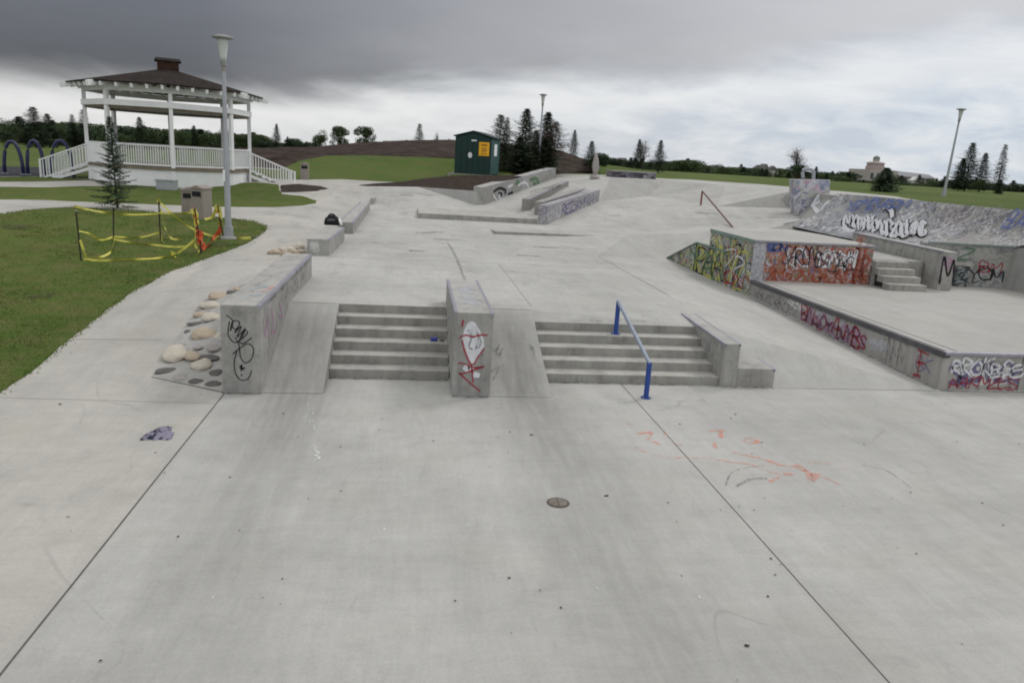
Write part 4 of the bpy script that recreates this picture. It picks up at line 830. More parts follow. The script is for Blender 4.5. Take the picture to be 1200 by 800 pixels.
for k_,L,w in ((0,((660,300),(700,296),(715,306),(730,296),(765,304),(780,296),(800,310),(850,296),(900,310),(940,330),(950,380),(930,440),(960,455)),.10),(1,((940,320),(955,280),(990,310),(970,350),(1010,345),(1050,330)),.10),(2,((580,330),(610,290),(650,330),(590,380)),.09),(3,((680,440),(740,430),(800,440),(900,455)),.07)):
    mb=MB(); ribbon(mb,[w3(*p) for p in L],w,nq,.02,wob=.5); local(qp,mb).build('black_outline',S['smudge'],qp,fix=False)
mb=MB(); scribble(mb,w3(690,410),w3(920,425)-w3(690,410),Vector((.35,0,.5)),nq,5,.07,.02,rng=rr); local(qp,mb).build('grey_lettering',S['smudge'],qp,fix=False)
mb=MB(); scribble(mb,w3(990,410),w3(1095,420)-w3(990,410),Vector((.35,0,.55)),nq,3,.09,.02,rng=rr); local(qp,mb).build('blue_lettering',S['blue'],qp,fix=False)
mb=MB(); scribble(mb,w3(60,300),w3(420,290)-w3(60,300),Vector((.3,0,.45)),nq,8,.12,.006,rng=rr); local(qp,mb).build('blue_lettering',S['blue'],qp,fix=False)
# painted pillar at the hip
py0=36.0; root=thing('painted_block',Wy(951,240,py0),'pink and blue painted concrete block standing on the hip','block'); o0=root.location.copy()
c4=[Wy(929,210,py0),Wy(973,211,py0),Wy(973,240,py0),Wy(933,241,py0)]; bkv=Vector((.4,1.2,0)); mb=MB(); fr=[p-o0 for p in c4]; fr[2].z-=.5; fr[3].z-=.5; mb.hexa(fr,[p+bkv for p in fr])
mb.build('body',mural('pink blue mural',[(.42,.28,.38),(.24,.28,.40),(.50,.50,.54),(.20,.22,.30)],1.0,1.0),root,bevel=.03)
mb=MB(); mb.tube(spline([Wy(941,209,py0+.5)-o0,Wy(941,200,py0+.5)-o0,Wy(947,198,py0+.5)-o0,Wy(953,201,py0+.5)-o0,Wy(953,211,py0+.5)-o0]),.09,8); mb.build('arched_pipe',M_steel,root,smooth=True)
hp_=lambda x,y:G(900+x/10,190+y/10)
for k_,(col,L,w) in enumerate((('white',((370,480),(400,450),(430,465),(470,440),(510,415)),.35),('pink',((400,520),(450,500),(490,480)),.45),('smudge',((350,400),(420,410),(500,400)),.35),('white',((540,470),(590,540),(630,620)),.30),('smudge',((560,450),(610,520),(640,600)),.22),('white',((660,500),(720,540)),.4),('smudge',((180,480),(240,440),(290,400)),.4),('chalk',((300,380),(320,450),(270,530)),.4),('smudge',((740,400),(800,410),(900,400)),.3))):
    mb=MB(); pts=spline([hp_(*p) for p in L],5); P_=[(p.x,p.y) for p in pts]
    vs=[];fs=[]
    for q_ in range(len(P_)):
        a_=Vector(P_[max(0,q_-1)]); c_=Vector(P_[min(len(P_)-1,q_+1)]); s_=Vector((-(c_-a_).y,(c_-a_).x)).normalized()*w/2*random.uniform(.7,1.2); p_=Vector(P_[q_])
        for t_ in (-1,1): d_=p_+s_*t_; vs.append((d_.x,d_.y,zf(d_.x,d_.y)+.04))
    fs=[(2*q_,2*q_+1,2*q_+3,2*q_+2) for q_ in range(len(P_)-1)]; mb.add(vs,fs); mb.build('hip_paint',S[col],FLOOR,fix=False)
# far rail
rl=thing('far_handrail',(15,38,1.9),'thin rusty red handrail sloping down the far bank','handrail'); o0=Vector((15,38,1.9))
a,b_=Wy(823,224,38.5),Wy(861,269,32.6); az=zf(a.x,a.y); bz_=zf(b_.x,b_.y)
mb=MB(); mb.tube([a-o0,b_-o0],.04,8); mb.build('rail',flat('rail brown',(.14,.08,.07),.6,.4,.2,5),rl)
for p,zz in ((a,az),(b_,bz_)): mb=MB(); mb.tube([p-o0,Vector((p.x,p.y,zz-.1))-o0],.05,8); mb.build('post',flat('rail red',(.20,.06,.05),.6,.4,.2,5),rl)
p=W(716,213,2.9); p=Wy(716,213,51.8)
root=thing('dark_ledge',(p.x,p.y,zf(p.x,p.y)-.02),'low dark painted ledge on the deck in front of the far field','ledge'); mb=MB(); w_=Wy(768,215,51.8).x-p.x; mb.box(0,w_,0,1.5,-.7,.42); mb.build('body',mural('dark purple',[(.05,.05,.07),(.10,.08,.12),(.20,.18,.22)],1.5,1.2,base=(.07,.07,.08)),root,bevel=.02); mb=MB(); mb.box(-.02,w_+.02,-.02,1.52,.423,.50); mb.build('top_slab',M_block,root,bevel=.01)
p=Wy(697,209,47); root=thing('stone_marker',(p.x,p.y,zf(p.x,p.y)-.05),'rough pale standing stone at the edge of the deck','stone'); me=rockmesh(5,.20,.2,.9); me.materials.append(M_rock[3]); o=bpy.data.objects.new('stone',me); C.objects.link(o); o.parent=root; o.location=(0,0,.75); me=rockmesh(8,.36,.3,.22); me.materials.append(M_rock[3]); o=bpy.data.objects.new('footing_stone',me); C.objects.link(o); o.parent=root; o.location=(0,0,.12)
# ------------------------------------------------------------------ lamps
def lamp(loc,label,k=1.0,det=16):
    root=thing('street_lamp',loc,label,'street lamp','park street lamps'); root.scale=(k,)*3; k=1
    mb=MB(); mb.tube([(0,0,-.1),(0,0,.35),(0,0,.36),(0,0,1.6),(0,0,4.35)],[.125,.125,.088,.076,.05],det); mb.build('pole',M_steel,root)
    mb=MB(); mb.lathe([(.22,-.05),(.22,.05),(.17,.06)],(0,0,0),det); mb.build('footing',M_block,root)
    mb=MB(); mb.tube([(0,0,4.35),(0,0,4.48),(0,0,4.5),(0,0,4.62)],[.05,.05,.075,.075],det); mb.build('collar',M_dark,root)
    mb=MB(); mb.lathe([(.075,4.62),(.085,4.72),(.135,5.10),(.145,5.14)],(0,0,0),det); mb.build('lantern',flat('frosted lantern',(.50,.53,.52),.4,.4,.1,5),root,smooth=True)
    mb=MB(); mb.lathe([(.15,5.14),(.285,5.18),(.275,5.205),(.12,5.25),(.02,5.26)],(0,0,0),det); mb.build('cap',flat('lamp cap',(.24,.25,.25),.5,.4,.1,5),root)
    return root
g=G(268,280); lr=lamp((g.x,g.y,g.z),'near grey street lamp rising from the lawn in front of the bandstand',1.045)
mb=MB(); mb.box(-.075,-.02,-.115,-.09,1.55,1.85); mb.build('sticker',M_white,lr)
def far(px,py,y): p=Wy(px,py,y); return (p.x,p.y,zf(p.x,p.y))
p=far(631,199,53); lamp(p,'thin distant street lamp standing among the spruces behind the ledges',1.02)
p=far(1105,233,44); l3=lamp(p,'street lamp behind the quarter pipe, nearest the right edge'); l3.rotation_euler=(0,math.radians(1.2),0)
# ------------------------------------------------------------------ bins
def bin_(px,py,y,h,label,rz=0,two=True):
    x,yy,z_=far(px,py,y); root=thing('litter_bin',(x,yy,z_),label,'litter bin','aggregate litter bins',rz)
    mb=MB(); mb.hexa([(-.235,-.25,-.03),(.235,-.25,-.03),(.235,.25,-.03),(-.235,.25,-.03)],[(-.235,-.25,h),(.235,-.25,h),(.235,.25,h),(-.235,.25,h)]); mb.build('casing',M_binc,root,bevel=.02)
    mb=MB(); P=[(-.26,0,h),(.26,0,h),(.26,0,h+.04),(0,0,h+.13),(-.26,0,h+.04)]; mb.hexa([(a,-.28,c_) for a,_,c_ in P],[(a,.28,c_) for a,_,c_ in P]); mb.build('hood',M_binc,root,bevel=.01)
    mb=MB(); mb.box(-.17,.17,-.265,-.251,h-.25,h-.08); mb.build('opening',M_black,root)
g=G(236,256); bin_(237,256,g.y,1.0,'litter bin of brown aggregate beside the bandstand path, right of its pair',-.4)
g=G(222,250); bin_(221.5,250,g.y,.80,'litter bin of brown aggregate, left one of the touching pair',.25)
g=G(357,210); bin_(357,209.5,g.y,.85,'lone distant litter bin at the foot of the grassy hill',.1)
# ------------------------------------------------------------------ barrier of stakes and tape
stk=[((95,305),(89,247),'leftmost black stake of the taped off patch of lawn'),((133,279),(133,243),'black stake at the back left of the taped patch'),((188,280),(186,236),'black stake in the middle of the taped patch'),((236,297),(228,243),'stake wrapped in orange netting at the near right of the taped patch'),((262,278),(255,240),'stake with a yellow tape knot right beside the street lamp')]
tops=[]
for b_,t_,lab in stk:
    g=G(*b_); d=g.y; tp=Wy(t_[0],t_[1],d); tp.z=min(tp.z,g.z+1.25); root=thing('fence_stake',g,lab,'stake','stakes of the taped off patch'); mb=MB(); mb.tube([(0,0,-.05),(tp-g)*.5,(tp-g)],.019,7); mb.build('shaft',flat('stake',(.035,.03,.028),.8,.2,.2,9),root); mb=MB(); mb.tube([(tp-g)*.985,(tp-g)*1.02],[.024,.012],7); mb.build('tip',M_binc,root)
    tops.append((g,tp))
mt=MB(); tc=lambda x,y:(60+x/4.444,220+y/4.444)
def tape(pts,w=.055,mb=mt,sp=8):
    P=spline(pts,sp); vs=[];fs=[]; tw=random.uniform(0,3)
    for i,p in enumerate(P):
        a=tw+i*.35+.6*math.sin(i*.9); d=(P[min(i+1,len(P)-1)]-P[max(0,i-1)]).normalized(); s=d.cross(Vector((0,0,1)))
        s=s.normalized() if s.length>.1 else Vector((1,0,0)); u=s.cross(d); o_=(s*math.cos(a)*.6+u*(.5+.5*abs(math.sin(a)))).normalized()*w/2; vs+=[p-o_,p+o_]
    for i in range(len(P)-1): fs.append((2*i,2*i+1,2*i+3,2*i+2))
    mb.add(vs,fs)
def at_(x,y,d):
    p=Wy(*tc(x,y),d)
    if p.z<zf(p.x,p.y)+.03: p=G(*tc(x,y))+Vector((0,0,.035))
    return p
d1,d2,d3,d4,d5=[t[0].y for t in tops]
lerp=lambda a,b,t:a+(b-a)*t
tape([at_(120,95,d1),at_(200,115,lerp(d1,d2,.4)),at_(300,132,d2),at_(430,140,lerp(d2,d3,.6)),at_(560,135,d3)])
tape([at_(560,130,d3),at_(640,135,lerp(d3,d4,.5)),at_(735,128,d4)])
tape([at_(145,225,d1),at_(200,240,lerp(d1,d2,.35)),at_(260,272,lerp(d1,d2,.65)),at_(325,262,d2)])
tape([at_(325,255,d2),at_(400,265,lerp(d2,d3,.3)),at_(480,262,lerp(d2,d3,.6)),at_(562,232,d3)])
tape([at_(325,275,d2),at_(420,292,lerp(d2,d4,.3)),at_(540,305,lerp(d2,d4,.6)),at_(650,308,lerp(d2,d4,.85)),at_(750,300,d4)])
tape([at_(330,255,d2),at_(325,300,d2-.3),at_(300,350,d2-1.5),at_(230,375,d1+.4),at_(170,380,d1)])
tape([at_(150,270,d1),at_(170,330,d1),at_(190,370,d1),at_(260,386,d1-.05),at_(400,380,d1+.3),at_(540,375,d1+.9),at_(640,355,d4-.4),at_(700,310,d4-.1),at_(750,268,d4)])
tape([at_(562,60,d3),at_(575,140,d3),at_(600,230,d3-.5),at_(630,265,d3-1),at_(680,268,d3-1.2)])
tape([at_(562,232,d3),at_(572,265,d3),at_(582,288,d3-.3)],.09)
tape([at_(570,80,d3),at_(640,145,lerp(d3,d5,.3)),at_(740,215,lerp(d3,d5,.6)),at_(850,262,lerp(d3,d5,.95))])
tape([at_(800,165,d5),at_(840,150,d5),at_(860,100,d5)],.09)
tape([at_(870,90,d5),at_(885,150,d5),at_(890,210,d5),at_(915,250,d5-.3),at_(940,268,d5-.4),at_(1040,262,d5-.3)],.09)
tape([at_(870,250,d5),at_(840,290,d5-1),at_(800,315,d4+.5),at_(770,310,d4)])
tape([at_(740,110,d4),at_(752,150,d4),at_(758,200,d4)],.16); tape([at_(742,120,d4),at_(750,220,d4),at_(752,300,d4-.1),at_(770,335,d4-.4)],.08); tape([at_(865,90,d5),at_(872,130,d5),at_(880,200,d5)],.14); tape([at_(553,60,d3),at_(562,75,d3)],.14); tape([at_(625,340,d4-.5),at_(640,350,d4-.6),at_(638,368,d4-.6)],.12)
o=mt.build('caution_tape',M_yellow,fix=False); tag(o,'yellow caution tape sagging between the stakes on the lawn','caution tape')
mo=MB()
tape([at_(748,140,d4),at_(755,220,d4),at_(775,290,d4),at_(790,315,d4+.2),at_(830,290,d4+1),at_(860,250,d5),at_(880,210,d5),at_(872,120,d5)],.13,mo); tape([at_(760,230,d4),at_(785,265,d4),at_(790,310,d4+.2)],.2,mo); tape([at_(745,95,d4),at_(748,180,d4)],.08,mo)
o=mo.build('safety_netting',M_orange,fix=False); tag(o,'torn strip of orange safety netting slung between two stakes','netting')
# ------------------------------------------------------------------ bandstand
F=W(193,219,1.42); fd=Vector((F.x,F.y)); Rg=.0927*fd.length/(1-.0927); cg=fd*(1+Rg/fd.length); u=(-fd).normalized(); rzg=math.atan2(u.y,u.x); cg=cg+Vector((-u.y,u.x))*.42; Rg*=.955; cg=cg+u*Rg*.0   # local +X points to the viewer
def zh(py,d=None): r=ray(193,py); return CAM_Z+r.z*((d or fd.length)/math.hypot(r.x,r.y))
zg=zf(F.x,F.y); z0=zg-.15
gz_=thing('bandstand',(cg.x,cg.y,z0),'white octagonal bandstand with a brown shingle roof','bandstand',rz=rzg)
def oc8(R,z_,k): a=k*PI/4; return Vector((R*math.cos(a),R*math.sin(a),z_))
zD,zR,zL0,zL1,zU0,zU1=[zh(y)-z0 for y in (197,171.5,129,119.5,109,102)]
print('bandstand',Rg,zD,zR,zL0,zL1,zU0,zU1)
for k in range(8):
    a,b_=oc8(Rg,0,k),oc8(Rg,0,k+1); mb=MB(); mid=(a+b_)/2; out=mid.normalized()
    mb.hexa([a-out*.08,a,b_,b_-out*.08],[a-out*.08+Vector((0,0,zD-.12)),a+Vector((0,0,zD-.12)),b_+Vector((0,0,zD-.12)),b_-out*.08+Vector((0,0,zD-.12))]); mb.build('skirt_panel',M_white,gz_)
mb=MB(); mb.hexa([oc8(Rg+.08,zD-.118,k) for k in range(8)],[oc8(Rg+.08,zD,k) for k in range(8)]); mb.build('deck',M_soffit,gz_)
for k in range(8):
    mb=MB(); p=oc8(Rg-.05,0,k); ca=Matrix.Rotation(k*PI/4,3,'Z'); w=.085
    q=[ca@Vector(v) for v in ((-w,-w,0),(w,-w,0),(w,w,0),(-w,w,0))]; zb=zD+.002 if k!=0 else .1
    mb.hexa([p+v+Vector((0,0,zb)) for v in q],[p+v+Vector((0,0,zU0)) for v in q]); mb.build('post',M_white,gz_)
def ringbeam(R,za,zb,w,name,mat):
    mb=MB()
    for k in range(8):
        a0,a1=oc8(R,za,k),oc8(R,za,k+1); b0,b1=oc8(R-w,za,k),oc8(R-w,za,k+1); H=Vector((0,0,zb-za)); mb.hexa([a0,a1,b1,b0],[a0+H,a1+H,b1+H,b0+H])
    return mb.build(name,mat,gz_)
ringbeam(Rg+.10,zL0+.1,zL1,.12,'lower_beam',M_white); ringbeam(Rg+.04,zU0,zU1,.14,'upper_beam',M_whited)
mb=MB(); mb.hexa([oc8(Rg-.02,zL0+.02,k) for k in range(8)],[oc8(Rg-.02,zL0+.06,k) for k in range(8)]); mb=MB()
ringbeam(Rg-.04,zL0-.02,zL0+.098,.3,'inner_beam',M_soffit)
# balustrade per side (not where the stairs leave: sides either side of +-90 deg)
def balus(mb,a,b_,z0a,z0b,h,n,over=None):
    for i in range(1,n):
        t=i/n; p=a.lerp(b_,t); zz=z0a+(z0b-z0a)*t; mb.beam(p+Vector((0,0,zz+.08)),p+Vector((0,0,zz+h-.04)),.035,.035,up=(0.3,1,0))
    mb.beam(a+Vector((0,0,z0a+h)),b_+Vector((0,0,z0b+h)),.10,.06); mb.beam(a+Vector((0,0,z0a+.10)),b_+Vector((0,0,z0b+.10)),.05,.07)
for k in range(8):
    if k in (2,5): continue
    mb=MB(); a,b_=oc8(Rg-.02,0,k),oc8(Rg-.02,0,k+1)
    balus(mb,a,b_,zD,zD,zR-zD,26); mb.build('balustrade',M_whited if k in(3,4) else M_white,gz_)
mb=MB(); a,b_=oc8(Rg+.02,0,7),oc8(Rg+.02,0,8)
# solid panel on the left front side, as in the photo
a,b_=oc8(Rg+.015,0,6),oc8(Rg+.015,0,7); mb=MB(); mb.beam(a+Vector((0,0,(zD+zR)/2)),b_+Vector((0,0,(zD+zR)/2)),.02,zR-zD-.05); mb.build('solid_panel',M_white,gz_)
# stairs: left (local -Y is to the photo's left, since +X faces the viewer)
def gstair(ang,R0,name_,run,width,n=7):
    d=Vector((math.cos(ang),math.sin(ang),0)); s=Vector((-d.y,d.x,0)); base=d*R0
    root=[]; stp=MB(); drop=zD-.12
    for i in range(n):
        t0=run*i/n; zt=zD-drop*(i+1)/(n+.0)+.02; p=base+d*(t0+run/n/2); stp.beam(p+s*(-width/2)+Vector((0,0,zt)),p+s*(width/2)+Vector((0,0,zt)),run/n+.03,.05)
    st=stp.build('stair_treads',M_whited,gz_)
    for sg in (-1,1):
        mb=MB(); a=base+s*sg*width/2; b_=a+d*run; mb.beam(a+Vector((0,0,zD-.32)),b_+Vector((0,0,-.02)),.06,.15); mb.build('stair_stringer',M_white,gz_)
        mb=MB(); balus(mb,a,b_,zD-.1,.05,zR-zD,16); mb.beam(b_+Vector((0,0,0)),b_+Vector((0,0,zR-zD+.1)),.09,.09,up=(1,.2,0)); mb.beam(a+Vector((0,0,0)),a+Vector((0,0,zR+.0)),.09,.09,up=(1,.2,0)); mb.build('stair_rail',M_white,gz_)
gstair(-PI/2-.12,Rg*.96,'left',2.15,1.5); gstair(PI/2-.02,Rg*.97,'right',2.3,1.5)
# roof
Re=Rg*1.18; zE=zU1-.05; capz=zh(84,fd.length+Rg)-z0; capt=zh(67,fd.length+Rg)-z0
print('roof',Re,zE,capz,capt)
for k in range(8):
    mb=MB(); a,b_=oc8(Re,zE+.10,k),oc8(Re,zE+.10,k+1); t0,t1=oc8(.55,capz,k),oc8(.55,capz,k+1); dz=Vector((0,0,.07)); mb.hexa([a,b_,t1,t0],[a+dz,b_+dz,t1+dz,t0+dz]); mb.build('roof_panel',M_shingle,gz_)
mb=MB()
for k in range(8):
    for i in range(5):
        t=(i+.5)/5; p=oc8(Re-.03,zE+.02,k).lerp(oc8(Re-.03,zE+.02,k+1),t); q_=oc8(Rg*.45,zE+.02+(capz-zE)*.62,k).lerp(oc8(Rg*.45,zE+.02+(capz-zE)*.62,k+1),t); mb.beam(p,q_,.12,.20)
mb.build('rafter_tails',M_white,gz_)
for k in (2,6,1,7,3,5):      # big white hip rafters reaching past the eave
    mb=MB(); mb.beam(oc8(Re+.25,zE-.02,k),oc8(Rg*.5,zE+.02+(capz-zE)*.55,k),.16,.24); mb.build('hip_rafter',M_white,gz_)
mb=MB(); mb.box(-.45,.45,-.5,.5,capz-.25,capt-.20); cp=mb.build('cupola',flat('dark cedar',(.050,.028,.021),.9,.1,.4,6),gz_)
mb=MB(); P=[(-.55,-.62),(.55,-.62),(.55,.62),(-.55,.62)]; mb.hexa([(x,y,capt-.198) for x,y in P],[(x*.15-.3,y*.9,capt) for x,y in P]); mb.build('cupola_roof',M_shingle,cp)
mb=MB(); mb.box(Rg*.7,Rg*.7+.1,-.3,.3,0,.1)
p=Wy(196,223,F.y-1.0); root=thing('utility_box',(p.x,p.y,zf(p.x,p.y)),'grey utility box on the grass in front of the bandstand','utility box'); mb=MB(); mb.box(-.42,.42,-.25,.25,-.02,.40); mb.build('casing',M_steel,root,bevel=.02); mb=MB(); mb.box(-.45,.45,-.28,.28,.40,.44); mb.build('lid',M_steel,root)
# ------------------------------------------------------------------ shed
sp=far(560,203.5,47); sz=2.64
sh=thing('utility_shed',(sp[0],sp[1]+1.0,sz),'dark green metal utility shed with a yellow sign on its front','shed',rz=math.radians(-19)); 
wS,dS,hS,hp=2.25,2.3,2.15,2.48
mb=MB(); P=[(-wS/2,0),(wS/2,0),(wS/2,hS),(0,hp),(-wS/2,hS)]
mb.hexa([(x,-dS/2,z_) for x,z_ in P],[(x,dS/2,z_) for x,z_ in P]); mb.build('walls',M_green,sh,bevel=.01)
mb=MB(); mb.box(wS/2+.002,wS/2+.014,-dS/2+.05,dS/2-.05,.05,hS-.05); mb.build('side_panel',M_greenl,sh)
for sg in (-1,1):
    mb=MB(); a=Vector((0,0,hp+.03)); b_=Vector((sg*(wS/2+.1),0,hS-.0+.03)); q0=[a+Vector((0,-dS/2-.1,0)),b_+Vector((0,-dS/2-.1,0)),b_+Vector((0,dS/2+.1,0)),a+Vector((0,dS/2+.1,0))]; mb.hexa(q0,[v+Vector((0,0,.06)) for v in q0]); mb.build('roof_panel',M_green,sh)
mb=MB()
for x in (-.72,-.36,0,.36,.72): mb.box(x-.012,x+.012,-dS/2-.012,-dS/2-.001,.05,hS)
mb.build('wall_seams',flat('seam',(.004,.025,.02),.7,.3,.1,2),sh)
mb=MB(); mb.box(.38,1.02,-dS/2-.035,-dS/2-.014,1.12,1.92); sg_=mb.build('sign',M_signy,sh)
mb=MB(); 
for (x0,x1,z0_,z1_) in ((.50,.90,1.70,1.80),(.56,.62,1.32,1.60),(.66,.74,1.30,1.62),(.78,.86,1.36,1.58),(.5,.9,1.2,1.25)): mb.box(x0,x1,-dS/2-.039,-dS/2-.0355,z0_,z1_)
mb.build('sign_print',flat('sign print',(.35,.14,.03),.7,.3,.3,5),sg_)
mb=MB(); mb.lathe([(.13,0),(.13,.02)],(0,0,0),14); mb.v=[(x-.16,-dS/2-.014-z_,y*1.3+1.12) for x,y,z_ in mb.v]; mb.build('lock_cover',M_whited,sh)
mb=MB(); mb.box(-.10,.22,-dS/2-.05,-dS/2-.014,1.95,2.03); mb.build('vent_hood',M_whited,sh)
mb=MB(); mb.box(wS/2+.016,wS/2+.03,-.35,.35,1.15,1.85); mb.build('notice_panel',M_white,sh)
mb=MB(); mb.box(-wS/2-.35,wS/2+.25,-dS/2-.2,dS/2+.2,-.6,.0); mb.v=[(x,y,min(z_,-.003)) for x,y,z_ in mb.v]; mb.build('footing_slab',M_dark,sh)
# ------------------------------------------------------------------ playground arches
GA='blue arches of the playground'
for (x0,x1,yt,lab) in ((5,27,166,'leftmost dark blue playground arch'),(32,52,165,'middle dark blue playground arch'),(60,86,165,'dark blue playground arch partly behind the bandstand steps')):
    d=41.5; a,b_=Wy(x0,196,d),Wy(x1,198,d); zz=1.45; tp=Wy((x0+x1)/2,yt,d); root=thing('playground_arch',(a.x,d,zz),lab,'playground arch',GA); o0=Vector((a.x,d,zz)); w=b_.x-a.x; h=tp.z-zz
    mb=MB(); pts=[Vector((w/2-w/2*math.cos(t)*(1 if abs(math.cos(t))<.999 else 1),0,h*math.sin(t)**.8 if math.sin(t)>0 else 0)) for t in [PI*i/14 for i in range(15)]]; pts[0]=Vector((0,0,-.1)); pts[-1]=Vector((w,0,-.1)); mb.tube(pts,.085,10); mb.build('tube',flat('navy paint',(.014,.020,.075),.4,.5,.1,4),root,smooth=True)
    for x in (0,w): mb=MB(); mb.lathe([(.16,0),(.16,.05),(.10,.06)],(x,0,0),12); mb.build('base_plate',M_steel,root)
mb=MB(); a,b_=W(-30,204,1.55),W(27,203,1.55); o=None
root=thing('low_wall',(a.x,a.y,1.35),'pale concrete edging slab in front of the playground','kerb'); mb.box(0,b_.x-a.x,0,.5,0,.22); mb.build('slab',M_block,root,bevel=.02)
# ------------------------------------------------------------------ trees
def spruce_proto(name,H=6,Wd=1.5,nbr=230,seed=1,mat=M_spruce,nk=9,ragged=.3,base=.06,leaf=.15,stem=True):
    """branches leave the trunk at every height; needle sprays hang along each branch"""
    rr=random.Random(seed); root=bpy.data.objects.new(name,None); C.objects.link(root)
    mb=MB(); mb.tube([(0,0,-.15),(0,0,H*.3),(0,0,H*.7),(0,0,H*.985)],[H*.014,H*.009,H*.004,.004],7); cr=MB(); k_=(H/6)
    bias=[rr.uniform(.65,1.15) for _ in range(7)]
    for b in range(nbr):
        t=((b+rr.random())/nbr)**.85; z_=H*(base+(1-base)*t); a=b*2.399+rr.uniform(-.5,.5); sec=bias[int((a%(2*PI))/(2*PI)*7)%7]
        env=Wd*(1-t)**.9*(1-.35*math.exp(-(t/.10)**2)); Rb=max(.05*H*.3*(1-t*.5),env*sec*(1+rr.uniform(-ragged,ragged*.8)))
        rise=(-.30+rr.uniform(-.12,.12))*(1-t)+.55*t; d=Vector((math.cos(a),math.sin(a),0)); s=Vector((-d.y,d.x,0))
        def pt(f): return d*Rb*f+Vector((0,0,z_+rise*Rb*f+.22*Rb*f*f*(1-t)))
        mb.tube([pt(0),pt(.55),pt(.95)],[.010*k_,.007*k_,.004*k_],3,cap=False)
        n=max(3,int(nk*(.35+.65*Rb/Wd)))
        for k in range(n):
            f=.15+.9*(k+rr.random())/n; p=pt(min(f,1.03)); w=leaf*k_**.6*(1.1-.5*f)*rr.uniform(.7,1.25)*(1-.35*t)
            sd=rr.choice((-1,1)); o1=(s*sd*rr.uniform(.3,1)+d*rr.uniform(.3,1)+Vector((0,0,rr.uniform(-.55,.15)))).normalized(); q_=p+o1*w*1.5
            r_=Vector((rr.uniform(-.5,.5),rr.uniform(-.5,.5),1)).cross(o1).normalized()*w*rr.uniform(.25,.42)
            cr.add([p-r_*.4,p+r_*.4,q_+r_*.5,q_+o1*w*.3,q_-r_*.5],[(0,1,2,3,4)])
    for k in range(14): a=rr.uniform(0,6.28); p=Vector((0,0,H*(.90+.007*k))); d=Vector((math.cos(a)*.03*k_,math.sin(a)*.03*k_,.10*k_)); cr.add([p,p+d*1.3+Vector((.02,0,0)),p+d],[(0,1,2)])
    mb.build('trunk',M_bark,root,fix=False); cr.build('crown',mat,root,fix=False); return root
def leafy_proto(name,H=5,Wd=3.2,n=2600,seed=1,mat=M_leaf,leaf=.17,base=.25,lobes=9,twig=False,gap=.0):
    rr=random.Random(seed); root=bpy.data.objects.new(name,None); C.objects.link(root)
    mb=MB(); mb.tube([(0,0,-.2),(.02*H,0,H*.2),(0,.02*H,H*.45)],[H*.028,H*.02,H*.012],7); cr=MB(); Ls=[]
    for i in range(lobes):
        a=rr.uniform(0,6.28); r=Wd/2*rr.uniform(.15,.62); z_=H*(base+(1-base)*rr.uniform(.15,.80)); k=1-abs(z_/H-.55)*.8; c_=Vector((r*math.cos(a)*k,r*math.sin(a)*k,z_)); Ls.append((c_,Wd*rr.uniform(.17,.30),H*rr.uniform(.10,.19)))
        mid=Vector((c_.x*.4,c_.y*.4,H*.35+ (c_.z-H*.35)*.45)); mb.tube([(0,0,H*.22),mid,c_],[H*.012,H*.007,.01],5,cap=False)
        if twig:
            for _ in range(26):
                d=Vector((rr.uniform(-1,1),rr.uniform(-1,1),rr.uniform(-.1,1.3))).normalized()*Wd*rr.uniform(.12,.30); s0=mid.lerp(c_,rr.uniform(.2,1)); mb.tube([s0,s0+d*.6,s0+d+Vector((0,0,.05))],[.014,.008,.003],3,cap=False)
    for i in range(n):
        c_,a_,b_=rr.choice(Ls); v=Vector((rr.gauss(0,1),rr.gauss(0,1),rr.gauss(0,1))).normalized()*rr.uniform(.55,1.05); p=c_+Vector((v.x*a_,v.y*a_,v.z*b_)); w=leaf*rr.uniform(.6,1.3)
        x=Vector((rr.uniform(-1,1),rr.uniform(-1,1),rr.uniform(-1,1))).normalized()*w; y=x.cross(Vector((rr.uniform(-1,1),rr.uniform(-1,1),rr.uniform(-1,1)))).normalized()*w*.7
        cr.add([p-x*.6,p+y*.5,p+x*.6,p-y*.5],[(0,1,2,3)])
    mb.build('trunk',M_bark if not twig else M_twig,root,fix=False); cr.build('crown',mat,root,fix=False); return root
PR={'s1':spruce_proto('spruce_tree',6,1.7,270,1,nk=30,leaf=.20,ragged=.55),'s2':spruce_proto('spruce_tree',6,1.75,230,2,nk=30,ragged=.5,leaf=.20),'s3':spruce_proto('spruce_tree',6,1.0,210,3,nk=20,ragged=.5,leaf=.19),'s4':spruce_proto('spruce_tree',6,2.3,340,4,nk=34,leaf=.22,ragged=.55),'sr':spruce_proto('spruce_tree',6,1.7,150,5,nk=26,mat=M_red,ragged=.5,base=.45,leaf=.19),
    'near':spruce_proto('spruce_tree',3.3,.95,160,11,nk=60,mat=M_pine,ragged=.6,leaf=.15,base=.05),
    'bush':spruce_proto('pine_bush',2,1.2,300,8,nk=30,leaf=.30,base=.02,mat=M_pine,ragged=.25),
    'd1':leafy_proto('leafy_tree',5,4.2,3600,1),'d2':leafy_proto('leafy_tree',5,3.2,3000,2,leaf=.15),'d3':leafy_proto('leafy_tree',4,5.5,2600,3,base=.12),'bare':leafy_proto('bare_tree',5,3.4,260,4,twig=True,leaf=.08,mat=M_red,lobes=12),'dark':leafy_proto('leafy_tree',3,3.6,2600,6,base=.08,leaf=.14,mat=M_spruce)}
PH={'s1':6,'s2':6,'s3':6,'s4':6,'sr':6,'near':3.3,'bush':2,'d1':5,'d2':5,'d3':4,'bare':5,'dark':3}
USED=set()
CAT={'spruce_tree':'spruce','pine_bush':'bush','leafy_tree':'tree','bare_tree':'tree'}
